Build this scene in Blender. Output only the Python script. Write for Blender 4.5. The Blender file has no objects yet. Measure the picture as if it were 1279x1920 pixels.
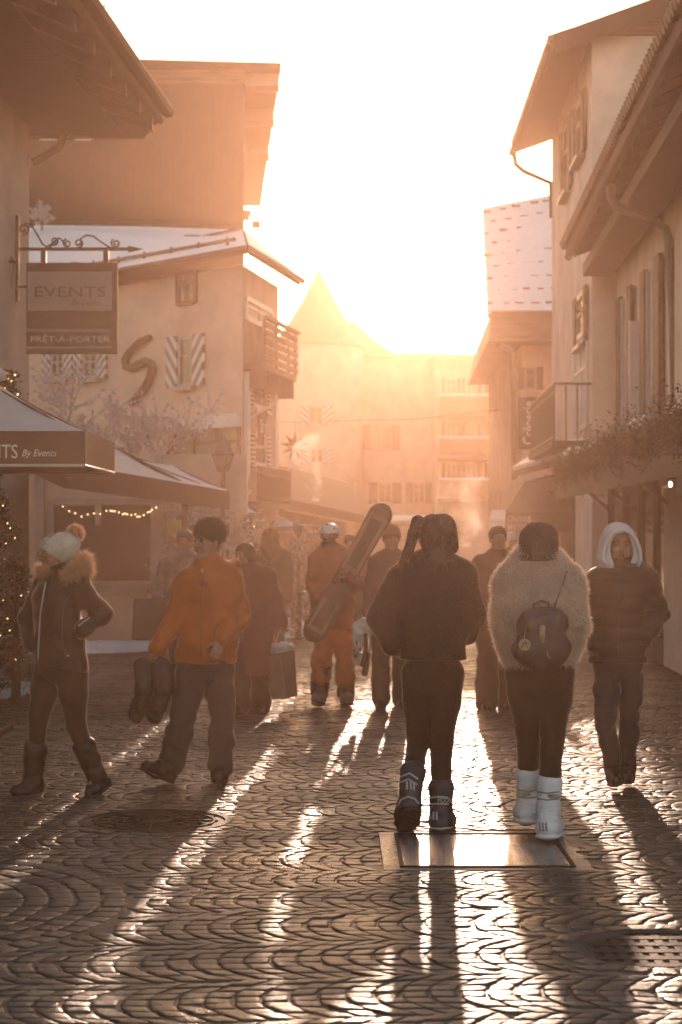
import bpy, math, random
import numpy as np
from mathutils import Vector, Matrix
R = math.radians
sc = bpy.context.scene
col = sc.collection

# ---------------------------------------------------------------- camera, sky, sun, exposure
FPX, CX, HY, EYE = 3600.0, 639.5, 995.0, 1.65      # focal length / principal column / horizon row (photo pixels), eye height
cam = bpy.data.cameras.new('camera'); cam_o = bpy.data.objects.new('camera', cam); col.objects.link(cam_o)
cam_o.location = (0, 0, EYE); cam_o.rotation_euler = (R(90), 0, 0)
cam.sensor_fit = 'VERTICAL'; cam.sensor_height = 36; cam.sensor_width = 24; cam.lens = FPX/1920*36
cam.shift_y = (HY-960)/1920; cam.clip_start = .1; cam.clip_end = 1500
cam.dof.use_dof = True; cam.dof.focus_distance = 10.6; cam.dof.aperture_fstop = 4.0
sc.camera = cam_o
SUN_EL, SUN_AZ = 7.4, 2.8
sun_vec = Vector((math.sin(R(SUN_AZ))*math.cos(R(SUN_EL)), math.cos(R(SUN_AZ))*math.cos(R(SUN_EL)), math.sin(R(SUN_EL))))
world = bpy.data.worlds.new('World'); sc.world = world; world.use_nodes = True
wn = world.node_tree; bgn = wn.nodes['Background']
sky = wn.nodes.new('ShaderNodeTexSky'); sky.sky_type = 'NISHITA'; sky.sun_disc = False
sky.sun_elevation = R(SUN_EL); sky.sun_rotation = R(SUN_AZ); sky.altitude = 1100
sky.air_density = 1.0; sky.dust_density = 2.5; sky.ozone_density = 1.0
tn = wn.nodes.new('ShaderNodeMix'); tn.data_type = 'RGBA'; tn.blend_type = 'MULTIPLY'; tn.inputs[0].default_value = 1
tn.inputs[7].default_value = (1, .80, .64, 1)          # warm winter-evening white balance of the sky light
wn.links.new(sky.outputs[0], tn.inputs[6]); wn.links.new(tn.outputs[2], bgn.inputs[0]); bgn.inputs[1].default_value = 0.15
sl = bpy.data.lights.new('sun', 'SUN'); sl.energy = 1.55; sl.angle = R(.5); sl.color = (1, .69, .50)
so = bpy.data.objects.new('sun', sl); col.objects.link(so); so.location = (5, 80, 12)
so.rotation_euler = sun_vec.to_track_quat('Z', 'Y').to_euler()
sc.view_settings.view_transform = 'Standard'; sc.view_settings.look = 'None'
sc.view_settings.exposure = 1.6; sc.view_settings.gamma = 1
sc.cycles.use_denoising = True
try: sc.cycles.denoiser = 'OPENIMAGEDENOISE'
except Exception: pass
sc.cycles.max_bounces = 6; sc.cycles.diffuse_bounces = 3; sc.cycles.glossy_bounces = 3
sc.cycles.transmission_bounces = 4; sc.cycles.volume_bounces = 1; sc.cycles.transparent_max_bounces = 8
sc.cycles.sample_clamp_indirect = 8; sc.cycles.caustics_reflective = False; sc.cycles.caustics_refractive = False

# ---------------------------------------------------------------- helpers
def P(px, py, Y):                                   # point seen at a photo pixel, at distance Y
    return Vector(((px-CX)/FPX*Y, Y, EYE+(HY-py)/FPX*Y))

class NT:
    def __init__(s, m):
        s.t = m.node_tree; s.n = s.t.nodes; s.b = s.n['Principled BSDF']; s.o = s.n['Material Output']
    def new(s, t, **k):
        x = s.n.new(t)
        for a, b in k.items(): setattr(x, a, b)
        return x
    def link(s, a, b): s.t.links.new(a, b)
    def coord(s, scale=(1, 1, 1), rot=(0, 0, 0)):
        c = s.new('ShaderNodeTexCoord'); m = s.new('ShaderNodeMapping'); s.link(c.outputs['Object'], m.inputs[0])
        m.inputs['Scale'].default_value = scale; m.inputs['Rotation'].default_value = rot
        return m.outputs[0]
    def noise(s, vec, scale, detail=4, rough=.55):
        x = s.new('ShaderNodeTexNoise'); s.link(vec, x.inputs['Vector'])
        x.inputs['Scale'].default_value = scale; x.inputs['Detail'].default_value = detail; x.inputs['Roughness'].default_value = rough
        return x.outputs['Fac']
    def ramp(s, fac, stops):
        x = s.new('ShaderNodeValToRGB'); s.link(fac, x.inputs[0]); e = x.color_ramp.elements
        while len(e) < len(stops): e.new(.5)
        for i, (p, c) in enumerate(stops):
            e[i].position = p; e[i].color = (c[0], c[1], c[2], 1) if not isinstance(c, (int, float)) else (c, c, c, 1)
        return x.outputs[0]
    def bump(s, h, strength, dist=.02, prev=None):
        x = s.new('ShaderNodeBump'); s.link(h, x.inputs['Height']); x.inputs['Strength'].default_value = strength
        x.inputs['Distance'].default_value = dist
        if prev is not None: s.link(prev, x.inputs['Normal'])
        s.link(x.outputs[0], s.b.inputs['Normal']); return x.outputs[0]

MATS = {}
def mat(name, c, rough=.7, var=.15, vs=3.0, bump=.0, bs=40.0, stretch=(1, 1, 1), metal=0.0, spec=.5, emit=None, es=1.0, bd=.01):
    if name in MATS: return MATS[name]
    m = bpy.data.materials.new(name); m.use_nodes = True; t = NT(m)
    t.b.inputs['Roughness'].default_value = rough; t.b.inputs['Metallic'].default_value = metal
    t.b.inputs['Specular IOR Level'].default_value = spec
    v = t.coord(stretch)
    f = t.noise(v, vs, 5, .6)
    lo = [x*(1-var) for x in c]; hi = [min(1, x*(1+var)) for x in c]
    t.link(t.ramp(f, [(.3, lo), (.7, hi)]), t.b.inputs['Base Color'])
    if bump: t.bump(t.noise(v, bs, 3), bump, bd)
    if emit:
        t.b.inputs['Emission Color'].default_value = (*emit, 1); t.b.inputs['Emission Strength'].default_value = es
    MATS[name] = m; return m

def wood(name, c, scale=(1, 1, 6), plank=0.14, axis='Z', rough=.7):
    if name in MATS: return MATS[name]
    m = bpy.data.materials.new(name); m.use_nodes = True; t = NT(m)
    t.b.inputs['Roughness'].default_value = rough
    v = t.coord(); w = t.new('ShaderNodeTexWave', wave_type='BANDS', bands_direction=axis, wave_profile='SAW'); t.link(v, w.inputs[0])
    w.inputs['Scale'].default_value = .314/plank*1.0; w.inputs['Distortion'].default_value = 0
    g = t.noise(t.coord(scale), 6, 5, .6)
    a = t.ramp(g, [(.3, [x*.7 for x in c]), (.7, [x*1.25 for x in c])])
    e = t.ramp(w.outputs[1], [(0, .35), (.06, 1), (.94, 1), (1, .35)])
    mx = t.new('ShaderNodeMix', data_type='RGBA', blend_type='MULTIPLY'); mx.inputs[0].default_value = 1
    t.link(a, mx.inputs[6]); t.link(e, mx.inputs[7]); t.link(mx.outputs[2], t.b.inputs['Base Color'])
    t.bump(e, .5, .01); MATS[name] = m; return m

def stripes(name, c1, c2, freq=9, sx=1, rough=.6):   # slanted shutter stripes
    if name in MATS: return MATS[name]
    m = bpy.data.materials.new(name); m.use_nodes = True; t = NT(m); t.b.inputs['Roughness'].default_value = rough
    c = t.new('ShaderNodeUVMap'); s = t.new('ShaderNodeSeparateXYZ'); t.link(c.outputs[0], s.inputs[0])
    a = t.new('ShaderNodeMath', operation='MULTIPLY_ADD'); t.link(s.outputs[0], a.inputs[0]); a.inputs[1].default_value = sx; t.link(s.outputs[1], a.inputs[2])
    b = t.new('ShaderNodeMath', operation='FRACT'); k = t.new('ShaderNodeMath', operation='MULTIPLY'); t.link(a.outputs[0], k.inputs[0]); k.inputs[1].default_value = freq
    t.link(k.outputs[0], b.inputs[0]); t.link(t.ramp(b.outputs[0], [(.48, c1), (.52, c2)]), t.b.inputs['Base Color'])
    MATS[name] = m; return m

def glow_mat(name, c, trans=.5, rough=.8, var=.2):    # thin hair / fur / cloth that lets back light through
    if name in MATS: return MATS[name]
    m = bpy.data.materials.new(name); m.use_nodes = True; t = NT(m)
    f = t.noise(t.coord(), 9); r = t.ramp(f, [(.3, [x*(1-var) for x in c]), (.7, [min(1, x*(1+var)) for x in c])])
    t.link(r, t.b.inputs['Base Color']); t.b.inputs['Roughness'].default_value = rough
    tr = t.new('ShaderNodeBsdfTranslucent'); t.link(r, tr.inputs[0]); mx = t.new('ShaderNodeMixShader'); mx.inputs[0].default_value = trans
    t.link(t.b.outputs[0], mx.inputs[1]); t.link(tr.outputs[0], mx.inputs[2]); t.link(mx.outputs[0], t.o.inputs[0])
    MATS[name] = m; return m

def tag(o, label=None, cat=None, group=None, kind=None):
    if label: o['label'] = label
    if cat: o['category'] = cat
    if group: o['group'] = group
    if kind: o['kind'] = kind
    return o
def thing(name, label, cat, loc=(0, 0, 0), group=None):
    o = bpy.data.objects.new(name, None); o.empty_display_size = .2; col.objects.link(o); o.location = loc
    return tag(o, label, cat, group)
def root_of(o):
    while o.parent is not None: o = o.parent
    return o
def link_mesh(name, me, m, parent=None, base=None):
    o = bpy.data.objects.new(name, me)
    if m is not None and not me.materials: me.materials.append(m)
    col.objects.link(o)
    if parent is not None: o.parent = parent
    elif base is not None: o.location = base
    return o
def np_mesh(name, V, Fq, smooth=True):
    me = bpy.data.meshes.new(name); V = np.asarray(V, dtype=np.float32); Fq = np.asarray(Fq, dtype=np.int32)
    me.vertices.add(len(V)); me.vertices.foreach_set('co', V.ravel())
    n, k = Fq.shape; me.loops.add(n*k); me.polygons.add(n)
    me.loops.foreach_set('vertex_index', Fq.ravel()); me.polygons.foreach_set('loop_start', np.arange(0, n*k, k, dtype=np.int32))
    me.polygons.foreach_set('use_smooth', np.full(n, smooth)); me.update(calc_edges=True); me.validate(); return me

class Fac:                                            # a facade plane: x along it, y into the building, z up
    def __init__(s, p0, p1):
        s.o = Vector((p0[0], p0[1], 0)); d = Vector((p1[0]-p0[0], p1[1]-p0[1], 0)); s.L = d.length; s.d = d.normalized()
        s.n = Vector((-s.d.y, s.d.x, 0))
    def pt(s, x, y, z): return s.o + s.d*x + s.n*y + Vector((0, 0, z))
    def hit(s, px, py):
        k = (px-CX)/FPX; t = (k*s.o.y - s.o.x)/(s.d.x - k*s.d.y); Y = s.o.y + t*s.d.y
        return t, EYE+(HY-py)/FPX*Y

class MB:
    def __init__(s): s.v = []; s.f = []; s.uv = None; s.sm = False
    def hexa(s, p):                                   # 8 points: bottom 4 ccw, top 4 ccw
        b = len(s.v); s.v += [tuple(q) for q in p]
        s.f += [(b+3, b+2, b+1, b), (b+4, b+5, b+6, b+7)] + [(b+i, b+(i+1) % 4, b+4+(i+1) % 4, b+4+i) for i in range(4)]
        return s
    def box(s, x0, x1, y0, y1, z0, z1):
        return s.hexa([(x0, y0, z0), (x1, y0, z0), (x1, y1, z0), (x0, y1, z0), (x0, y0, z1), (x1, y0, z1), (x1, y1, z1), (x0, y1, z1)])
    def fbox(s, F, x0, x1, y0, y1, z0, z1):
        return s.hexa([F.pt(*q) for q in [(x0, y0, z0), (x1, y0, z0), (x1, y1, z0), (x0, y1, z0), (x0, y0, z1), (x1, y0, z1), (x1, y1, z1), (x0, y1, z1)]])
    def prism(s, pts, vec):                           # polygon extruded along vec
        b = len(s.v); n = len(pts); vec = Vector(vec)
        s.v += [tuple(Vector(p)) for p in pts] + [tuple(Vector(p)+vec) for p in pts]
        s.f += [tuple(range(b+n-1, b-1, -1)), tuple(range(b+n, b+2*n))] + [(b+i, b+(i+1) % n, b+n+(i+1) % n, b+n+i) for i in range(n)]
        return s
    def tube(s, pts, r, n=8, cap=True):
        pts = [Vector(p) for p in pts]; m = len(pts); rr = r if isinstance(r, (list, tuple)) else [r]*m; b = len(s.v); up = None
        for i, p in enumerate(pts):
            t = (pts[min(i+1, m-1)]-pts[max(i-1, 0)]).normalized()
            if up is None: up = Vector((0, 0, 1)) if abs(t.z) < .9 else Vector((0, 1, 0))
            a = t.cross(up).normalized(); c = a.cross(t).normalized(); up = c
            for k in range(n):
                w = 2*math.pi*k/n; s.v.append(tuple(p+(a*math.cos(w)+c*math.sin(w))*rr[i]))
        for i in range(m-1):
            for k in range(n): s.f.append((b+i*n+k, b+i*n+(k+1) % n, b+(i+1)*n+(k+1) % n, b+(i+1)*n+k))
        if cap: s.f += [tuple(range(b, b+n))[::-1], tuple(range(b+(m-1)*n, b+m*n))]
        return s
    def lathe(s, c, prof, n=16, cap=True):            # profile of (radius, z)
        b = len(s.v); c = Vector(c)
        for r, z in prof:
            for k in range(n):
                w = 2*math.pi*k/n; s.v.append((c.x+r*math.cos(w), c.y+r*math.sin(w), c.z+z))
        for i in range(len(prof)-1):
            for k in range(n): s.f.append((b+i*n+k, b+i*n+(k+1) % n, b+(i+1)*n+(k+1) % n, b+(i+1)*n+k))
        if cap: s.f += [tuple(range(b, b+n))[::-1], tuple(range(b+(len(prof)-1)*n, b+len(prof)*n))]
        return s
    def ball(s, c, r, n=10, m=6, sc_=(1, 1, 1)):
        c = Vector(c); b = len(s.v)
        for i in range(1, m):
            a = math.pi*i/m
            for k in range(n):
                w = 2*math.pi*k/n; s.v.append((c.x+r*sc_[0]*math.sin(a)*math.cos(w), c.y+r*sc_[1]*math.sin(a)*math.sin(w), c.z+r*sc_[2]*math.cos(a)))
        s.v += [(c.x, c.y, c.z+r*sc_[2]), (c.x, c.y, c.z-r*sc_[2])]; T, B = len(s.v)-2, len(s.v)-1
        for i in range(m-2):
            for k in range(n): s.f.append((b+(i+1)*n+k, b+(i+1)*n+(k+1) % n, b+i*n+(k+1) % n, b+i*n+k))
        for k in range(n):
            s.f.append((b+k, b+(k+1) % n, T)); s.f.append((b+(m-2)*n+(k+1) % n, b+(m-2)*n+k, B))
        return s
    def build(s, name, m, parent=None, base=None, smooth=False, bevel=0, lab=None):
        inv = None
        if parent is not None:
            rt = root_of(parent); off = Vector(rt.location)
        else: off = Vector(base) if base is not None else Vector((0, 0, 0))
        me = bpy.data.meshes.new(name); me.from_pydata([(v[0]-off.x, v[1]-off.y, v[2]-off.z) for v in s.v], [], s.f); me.update()
        if smooth or s.sm:
            me.polygons.foreach_set('use_smooth', [True]*len(me.polygons))
        if s.uv:
            l = me.uv_layers.new(name='UVMap'); u = []
            for p in me.polygons:
                for vi in p.vertices: u += s.uv(Vector(s.v[vi]))
            l.data.foreach_set('uv', u)
        me.materials.append(m)
        o = link_mesh(name, me, m, parent, off if parent is None else None)
        if bevel:
            b = o.modifiers.new('bevel', 'BEVEL'); b.width = bevel; b.segments = 2; b.limit_method = 'ANGLE'
        if lab: o['label'] = lab
        return o

def text(name, body, size, m, parent, loc, xdir=(1, 0, 0), zdir=(0, 0, 1), sx=1.0, shear=0, ext=.004, align='CENTER', fit=None):
    cu = bpy.data.curves.new(name, 'FONT'); cu.body = body; cu.size = size; cu.extrude = ext; cu.align_x = align; cu.align_y = 'CENTER'; cu.shear = shear
    cu.resolution_u = 3
    o = bpy.data.objects.new('tmp', cu); col.objects.link(o)
    dg = bpy.context.evaluated_depsgraph_get(); me = bpy.data.meshes.new_from_object(o.evaluated_get(dg)); bpy.data.objects.remove(o)
    xd = Vector(xdir).normalized(); zd = Vector(zdir).normalized(); nd = xd.cross(zd)
    if fit:
        xs = [v.co.x for v in me.vertices]; sx = fit/(max(xs)-min(xs)) if xs else 1
    off = Vector(root_of(parent).location) if parent is not None else Vector((0, 0, 0))
    for v in me.vertices:
        q = v.co.copy(); v.co = Vector(loc)-off + xd*q.x*sx + zd*q.y + nd*q.z
    me.name = name; me.materials.clear(); me.materials.append(m)
    return link_mesh(name, me, m, parent)
# ---------------------------------------------------------------- haze: air volume added to imitate lens glare round the sun
def haze_box():
    b = MB().box(-110, 110, -45, 175, -1.4, 26)
    m = bpy.data.materials.new('haze_air'); m.use_nodes = True; t = m.node_tree; t.nodes.clear()
    o = t.nodes.new('ShaderNodeOutputMaterial'); v = t.nodes.new('ShaderNodeVolumePrincipled'); t.links.new(v.outputs[0], o.inputs['Volume'])
    v.inputs['Color'].default_value = (1.0, .64, .46, 1); v.inputs['Density'].default_value = HAZE_D; v.inputs['Anisotropy'].default_value = HAZE_G
    ob = b.build('haze', m); tag(ob, kind='stuff'); return ob
HAZE_D, HAZE_G = .0021, .77
haze_box()

# ---------------------------------------------------------------- ground
def wet_stone(name, c, rlo=.16, rhi=.42, bump=.25):
    m = bpy.data.materials.new(name); m.use_nodes = True; t = NT(m); v = t.coord()
    big = t.noise(v, .9, 4); fine = t.noise(v, 26, 4, .6); grit = t.noise(v, 260, 3, .7)
    t.link(t.ramp(fine, [(.3, [x*.6 for x in c]), (.7, [x*1.5 for x in c])]), t.b.inputs['Base Color'])
    mx = t.new('ShaderNodeMath', operation='ADD'); a = t.new('ShaderNodeMath', operation='MULTIPLY'); t.link(big, a.inputs[0]); a.inputs[1].default_value = .7
    b = t.new('ShaderNodeMath', operation='MULTIPLY'); t.link(fine, b.inputs[0]); b.inputs[1].default_value = .35
    t.link(a.outputs[0], mx.inputs[0]); t.link(b.outputs[0], mx.inputs[1])
    t.link(t.ramp(mx.outputs[0], [(.38, rlo), (.68, rhi)]), t.b.inputs['Roughness'])
    n = t.bump(fine, bump*1.3, .008); t.bump(grit, bump*1.3, .002, n)
    t.b.inputs['Specular IOR Level'].default_value = .6
    return m
M_COB = wet_stone('wet_cobble', (.050, .034, .025), .25, .58, .5)
M_JOINT = wet_stone('wet_joint_sand', (.03, .024, .02), .35, .7, .6)
MB().box(-105, 105, -40, 170, -1.2, -.045).build('ground', M_JOINT).__setitem__('kind', 'structure')

M_FAR = wet_stone('wet_paving_far', (.07, .058, .05), .25, .5, .3)
def far_mat():
    t = NT(M_FAR); v = t.coord((8.5, 10, 1)); vo = t.new('ShaderNodeTexVoronoi', feature='DISTANCE_TO_EDGE'); t.link(v, vo.inputs['Vector'])
    r = t.ramp(vo.outputs['Distance'], [(0, 0), (.16, 1)]); t.bump(r, .9, .02)
far_mat()
MB().box(-16, 9, 27.4, 135, -.5, -.006).build('far_paving', M_FAR).__setitem__('kind', 'structure')

PLATE = (.31, 1.13, 9.42, 10.42)                       # x0,x1,y0,y1 of the steel access cover
MAN_L, MAN_R = ((-1.06, 10.95), .40), ((1.28, 7.55), .33)
RING = ((-2.36, 8.5), 1.46)
def wave(x, y): return .008*np.sin(x*1.1+.6*np.sin(y*.9))+.004*np.sin(x*2.3+y)+.004*np.sin(y*1.7+1)
def cobbles():
    rng = np.random.default_rng(7)
    C = []                                            # x, y, angle, half length (radial), half width
    s = .100
    def blocked(x, y):
        if PLATE[0]-.13 < x < PLATE[1]+.13 and PLATE[2]-.1 < y < PLATE[3]+.1: return True
        for (c, r), e in ((MAN_L, .15), (MAN_R, .15)):
            if math.hypot(x-c[0], y-c[1]) < r+e: return True
        return math.hypot(x-RING[0][0], y-RING[0][1]) < RING[1]
    bw = .60; nb = 42; xq = lambda x: round(x*1.5)/1.5*0
    y0 = 3.9
    for k in range(nb+3):
        y0 += bw*.5; bw = .60+.10*rng.uniform(-1, 1); y0 += bw*.5; sag = rng.uniform(.11, .18)
        if y0 > 27.4: break
        ph = rng.uniform(0, s)
        x = -5.6
        while x < 5.0:
            nst = 7
            for j in range(nst):
                v = (j+.5)/nst*2-1
                yy = y0 + v*bw/2
                xx = x + ph + sag*v*v + .03*math.sin(yy*1.3+.4*xq(x))
                # wavy bands, as laid by hand
                yy += .06*math.sin(xx*.9+k*.35) + .03*math.sin(xx*2.1)
                ang = 2*sag*v/(bw/2)          # slope of the arc
                if not blocked(xx, yy): C.append((xx, yy, 0, s/2, bw/nst/2, ang))
            x += s
    def ring(c, r0, r1, ds):
        r = r0
        while r < r1:
            n = max(6, int(2*math.pi*r/.105))
            o = rng.uniform(0, 1)
            for i in range(n):
                a = 2*math.pi*(i+o)/n
                C.append((c[0]+r*math.cos(a), c[1]+r*math.sin(a), a, ds/2, math.pi*r/n, 0))
            r += ds
    ring(RING[0], .42, RING[1]-.02, .116)
    ring(MAN_L[0], MAN_L[1]+.075, MAN_L[1]+.13, .10); ring(MAN_R[0], MAN_R[1]+.075, MAN_R[1]+.13, .10)
    C = np.array(C); n = len(C)
    C[:, 0] += rng.normal(0, .0035, n); C[:, 1] += rng.normal(0, .0035, n); C[:, 2] += rng.normal(0, .035, n)
    hl = C[:, 3]-.0036-np.abs(rng.normal(0, .0020, n)); hw = C[:, 4]-.0018-np.abs(rng.normal(0, .0015, n))
    # rounded-rectangle rings
    a8 = []
    for sx, sy in ((1, 1), (-1, 1), (-1, -1), (1, -1)):
        a8 += [(sx*1.0, sy*.80), (sx*.80, sy*1.0)] if sx*sy > 0 else [(sx*.80, sy*1.0), (sx*1.0, sy*.80)]
    a8 = np.array(a8)                                  # (8,2)
    rings = [(1.0, -.02), (1.0, -.0030), (.93, -.0006), (.6, .0006)]
    tx = rng.normal(0, .028, n); ty = rng.normal(0, .022, n); dz = rng.normal(0, .0018, n)
    dz += wave(C[:, 0], C[:, 1])
    V = []
    for sc_, z in rings:
        jit = rng.normal(0, .035, (n, 8, 2)) if sc_ < 1.01 else 0
        q = (a8[None]*sc_ + jit*.6)*np.stack([hl, hw], 1)[:, None, :]
        V.append(np.concatenate([q, np.full((n, 8, 1), z)], 2))
    V.append(np.concatenate([np.zeros((n, 1, 2)), np.full((n, 1, 1), .0012)], 2))
    V = np.concatenate(V, 1)                           # n,33,3
    V[..., 2] += dz[:, None] + (V[..., 0]*tx[:, None] + V[..., 1]*ty[:, None])*(V[..., 2] > -.02)
    V[..., 2] = np.maximum(V[..., 2], -.06)
    V[..., 0] += V[..., 1]*C[:, 5][:, None]
    c, s_ = np.cos(C[:, 2])[:, None], np.sin(C[:, 2])[:, None]
    X = V[..., 0]*c - V[..., 1]*s_ + C[:, 0][:, None]; Y = V[..., 0]*s_ + V[..., 1]*c + C[:, 1][:, None]
    V = np.stack([X, Y, V[..., 2]], 2)
    f4 = []
    for r_ in range(3):
        for k in range(8): f4.append((r_*8+k, r_*8+(k+1) % 8, (r_+1)*8+(k+1) % 8, (r_+1)*8+k))
    for k in range(0, 8, 2): f4.append((24+k, 24+k+1, 24+(k+2) % 8, 32))
    f4 = np.array(f4)
    Fq = (f4[None]+(np.arange(n)*33)[:, None, None]).reshape(-1, 4)
    me = np_mesh('cobbled_street', V.reshape(-1, 3), Fq, True)
    o = link_mesh('cobbled_street', me, M_COB); tag(o, kind='structure')
    gx, gy = np.meshgrid(np.arange(-6, 5.41, .12), np.arange(3.6, 27.41, .12), indexing='ij'); gz = wave(gx, gy)-.0048
    A, B = gx.shape; idx = np.arange(A*B).reshape(A, B); Q = np.stack([idx[:-1, :-1], idx[1:, :-1], idx[1:, 1:], idx[:-1, 1:]], -1).reshape(-1, 4)
    inm = lambda x, y: (np.hypot(x-MAN_L[0][0], y-MAN_L[0][1]) < MAN_L[1]-.05) | (np.hypot(x-MAN_R[0][0], y-MAN_R[0][1]) < MAN_R[1]-.05) | ((x > PLATE[0]) & (x < PLATE[1]) & (y > PLATE[2]) & (y < PLATE[3]))
    gz[inm(gx, gy)] -= .035
    tag(link_mesh('joint_sand', np_mesh('joint_sand', np.stack([gx, gy, gz], -1).reshape(-1, 3), Q), M_JOINT), kind='structure')
cobbles()

M_STEEL = mat('wet_steel', (.48, .42, .38), .2, .3, 8, .4, 90, metal=.85)
M_IRON = mat('cast_iron', (.022, .017, .014), .6, .3, 8, .3, 60, metal=.6)
M_CONC = wet_stone('wet_concrete', (.12, .10, .09), .2, .5, .5)
def cover_plate():
    x0, x1, y0, y1 = PLATE
    t = thing('access_cover', 'rectangular steel chequer plate set in the cobbles, mirroring the sun', 'ground cover', (x0, y0, 0))
    b = MB(); f = .105
    for a in ((x0-f, x1+f, y0-f*.8, y0-.004), (x0-f, x1+f, y1+.004, y1+f*.8), (x0-f, x0-.004, y0-.004, y1+.004), (x1+.004, x1+f, y0-.004, y1+.004)): b.box(*a, -.05, .001)
    b.build('surround', M_CONC, t, bevel=.004)
    MB().box(x0, x1, y0, y1, -.03, .003).build('plate', M_STEEL, t)
    MB().box(x0-.022, x0-.002, y0-.02, y1+.02, -.02, .009).box(x1+.002, x1+.022, y0-.02, y1+.02, -.02, .009).box(x0-.001, x1+.001, y0-.02, y0-.003, -.02, .009).box(x0-.001, x1+.001, y1+.003, y1+.02, -.02, .009).build('frame', M_IRON, t)
    b = MB(); i = 0; st = .034
    yy = y0+.03
    while yy < y1-.02:
        xx = x0+.03+(i % 2)*st/2; j = 0
        while xx < x1-.02:
            w, h = (.013, .004) if (i+j) % 2 else (.004, .013)
            k = len(b.v); b.v += [(xx-w, yy-h, .003), (xx+w, yy-h, .003), (xx+w, yy+h, .003), (xx-w, yy+h, .003), (xx-w*.4, yy-h*.4, .0045), (xx+w*.4, yy-h*.4, .0045), (xx+w*.4, yy+h*.4, .0045), (xx-w*.4, yy+h*.4, .0045)]
            b.f += [(k+4, k+5, k+6, k+7)]+[(k+q, k+(q+1) % 4, k+4+(q+1) % 4, k+4+q) for q in range(4)]
            xx += st; j += 1
        yy += st*.5*1.2; i += 1
    b.build('tread', M_STEEL, t)
cover_plate()
def manhole(c, r, label, grate):
    t = thing('manhole_cover', label, 'manhole cover', (c[0], c[1], 0))
    MB().lathe((c[0], c[1], 0), [(r+.04, -.03), (r+.04, .0), (r, .0), (r, -.012)], 40, False).build('rim', M_IRON, t, smooth=False)
    MB().lathe((c[0], c[1], 0), [(r-.006, -.03), (r-.006, -.006)], 40).build('lid', M_IRON if not grate else mat('drain_dark', (.01, .01, .01), .8), t)
    b = MB()
    if grate:
        for i in range(-5, 6):
            x = i*r/5.6; h = math.sqrt(max(0, (r-.01)**2-x*x))
            b.box(c[0]+x-.017, c[0]+x+.017, c[1]-h, c[1]+h, -.010, -.003)
        for i in range(-2, 3):
            y = i*r/2.7; h = math.sqrt(max(0, (r-.01)**2-y*y)); b.box(c[0]-h, c[0]+h, c[1]+y-.03, c[1]+y+.03, -.010, -.0015)
        b.build('grating', M_IRON, t, bevel=.002)
    else:
        for q in (.25, .45, .65, .85):
            b.lathe((c[0], c[1], 0), [(r*q-.008, -.006), (r*q-.006, .0), (r*q+.006, .0), (r*q+.008, -.006)], 36, False)
        for k in range(16):
            a = k*math.pi/8; b.tube([(c[0]+r*.25*math.cos(a), c[1]+r*.25*math.sin(a), -.004), (c[0]+r*.9*math.cos(a), c[1]+r*.9*math.sin(a), -.004)], .005, 5)
        b.build('ribs', M_IRON, t)
manhole(*MAN_L, 'round cast iron manhole cover with rings, on the left behind the large stone circle', False)
manhole(*MAN_R, 'round drain grate sunk in the cobbles near the right edge', True)

M_SNOW = mat('snow', (.80, .82, .86), .55, .06, 6, .3, 18, bd=.03)
def snow_patch(name, pts, h, seed=0, lab=None):      # low trampled snow, irregular outline with real height
    rnd = random.Random(seed); n = len(pts); cx = sum(p[0] for p in pts)/n; cy = sum(p[1] for p in pts)/n
    V = []; Fc = []; rings = 7; N = 48
    def outline(u):
        u = u*n; i = int(u) % n; f = u-int(u); a, b = pts[i], pts[(i+1) % n]; return a[0]+(b[0]-a[0])*f, a[1]+(b[1]-a[1])*f
    for r in range(rings):
        q = 1-r/rings
        for k in range(N):
            x, y = outline(k/N); w = 1+rnd.uniform(-.06, .06)*(1 if r == 0 else .5)
            z = -.012 if r == 0 else h*(1-q*q)**.6*(.6+.5*rnd.random())
            V.append((cx+(x-cx)*q*w, cy+(y-cy)*q*w, z))
    V.append((cx, cy, h*.8))
    for r in range(rings-1):
        for k in range(N): Fc.append((r*N+k, r*N+(k+1) % N, (r+1)*N+(k+1) % N, (r+1)*N+k))
    for k in range(N): Fc.append(((rings-1)*N+k, (rings-1)*N+(k+1) % N, rings*N))
    b = MB(); b.v = V; b.f = Fc
    o = b.build(name, M_SNOW, smooth=True); tag(o, kind='stuff'); return o
snow_patch('trampled_snow', [(-5.2, 18.6), (-3.35, 18.4), (-2.95, 19.6), (-3.3, 21), (-5.2, 20.8)], .06, 1)
snow_patch('snow_bank', [(-7, 25.9), (-3.2, 25.6), (-2.2, 26.3), (-1.2, 26.6), (-1.3, 27.4), (-4, 27.3), (-7, 27.3)], .12, 2)
snow_patch('packed_snow', [(-1.4, 29.5), (1.1, 29.8), (1.6, 33), (1.3, 40), (-1.5, 40), (-2.2, 33)], .025, 3)
# ---------------------------------------------------------------- buildings
M_PLA = mat('beige_plaster', (.60, .44, .35), .9, .17, 1.3, .5, 22)
M_PLB = mat('grey_plaster', (.38, .34, .32), .9, .17, 1.3, .5, 22)
M_PLC = mat('pale_plaster', (.56, .45, .37), .9, .17, 1.3, .5, 22)
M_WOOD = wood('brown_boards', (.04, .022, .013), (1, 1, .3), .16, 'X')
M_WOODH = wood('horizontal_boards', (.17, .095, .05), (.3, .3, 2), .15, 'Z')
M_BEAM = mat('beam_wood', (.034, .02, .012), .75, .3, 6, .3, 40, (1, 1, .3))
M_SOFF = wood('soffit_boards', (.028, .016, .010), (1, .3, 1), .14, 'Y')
M_DARKW = mat('dark_timber', (.042, .024, .015), .7, .3, 6, .3, 40)
M_GLASS = mat('window_glass', (.03, .028, .026), .08, .1, 2, 0, spec=.8)
M_FRAME = mat('window_frame_paint', (.36, .31, .27), .5, .1, 5)
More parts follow.
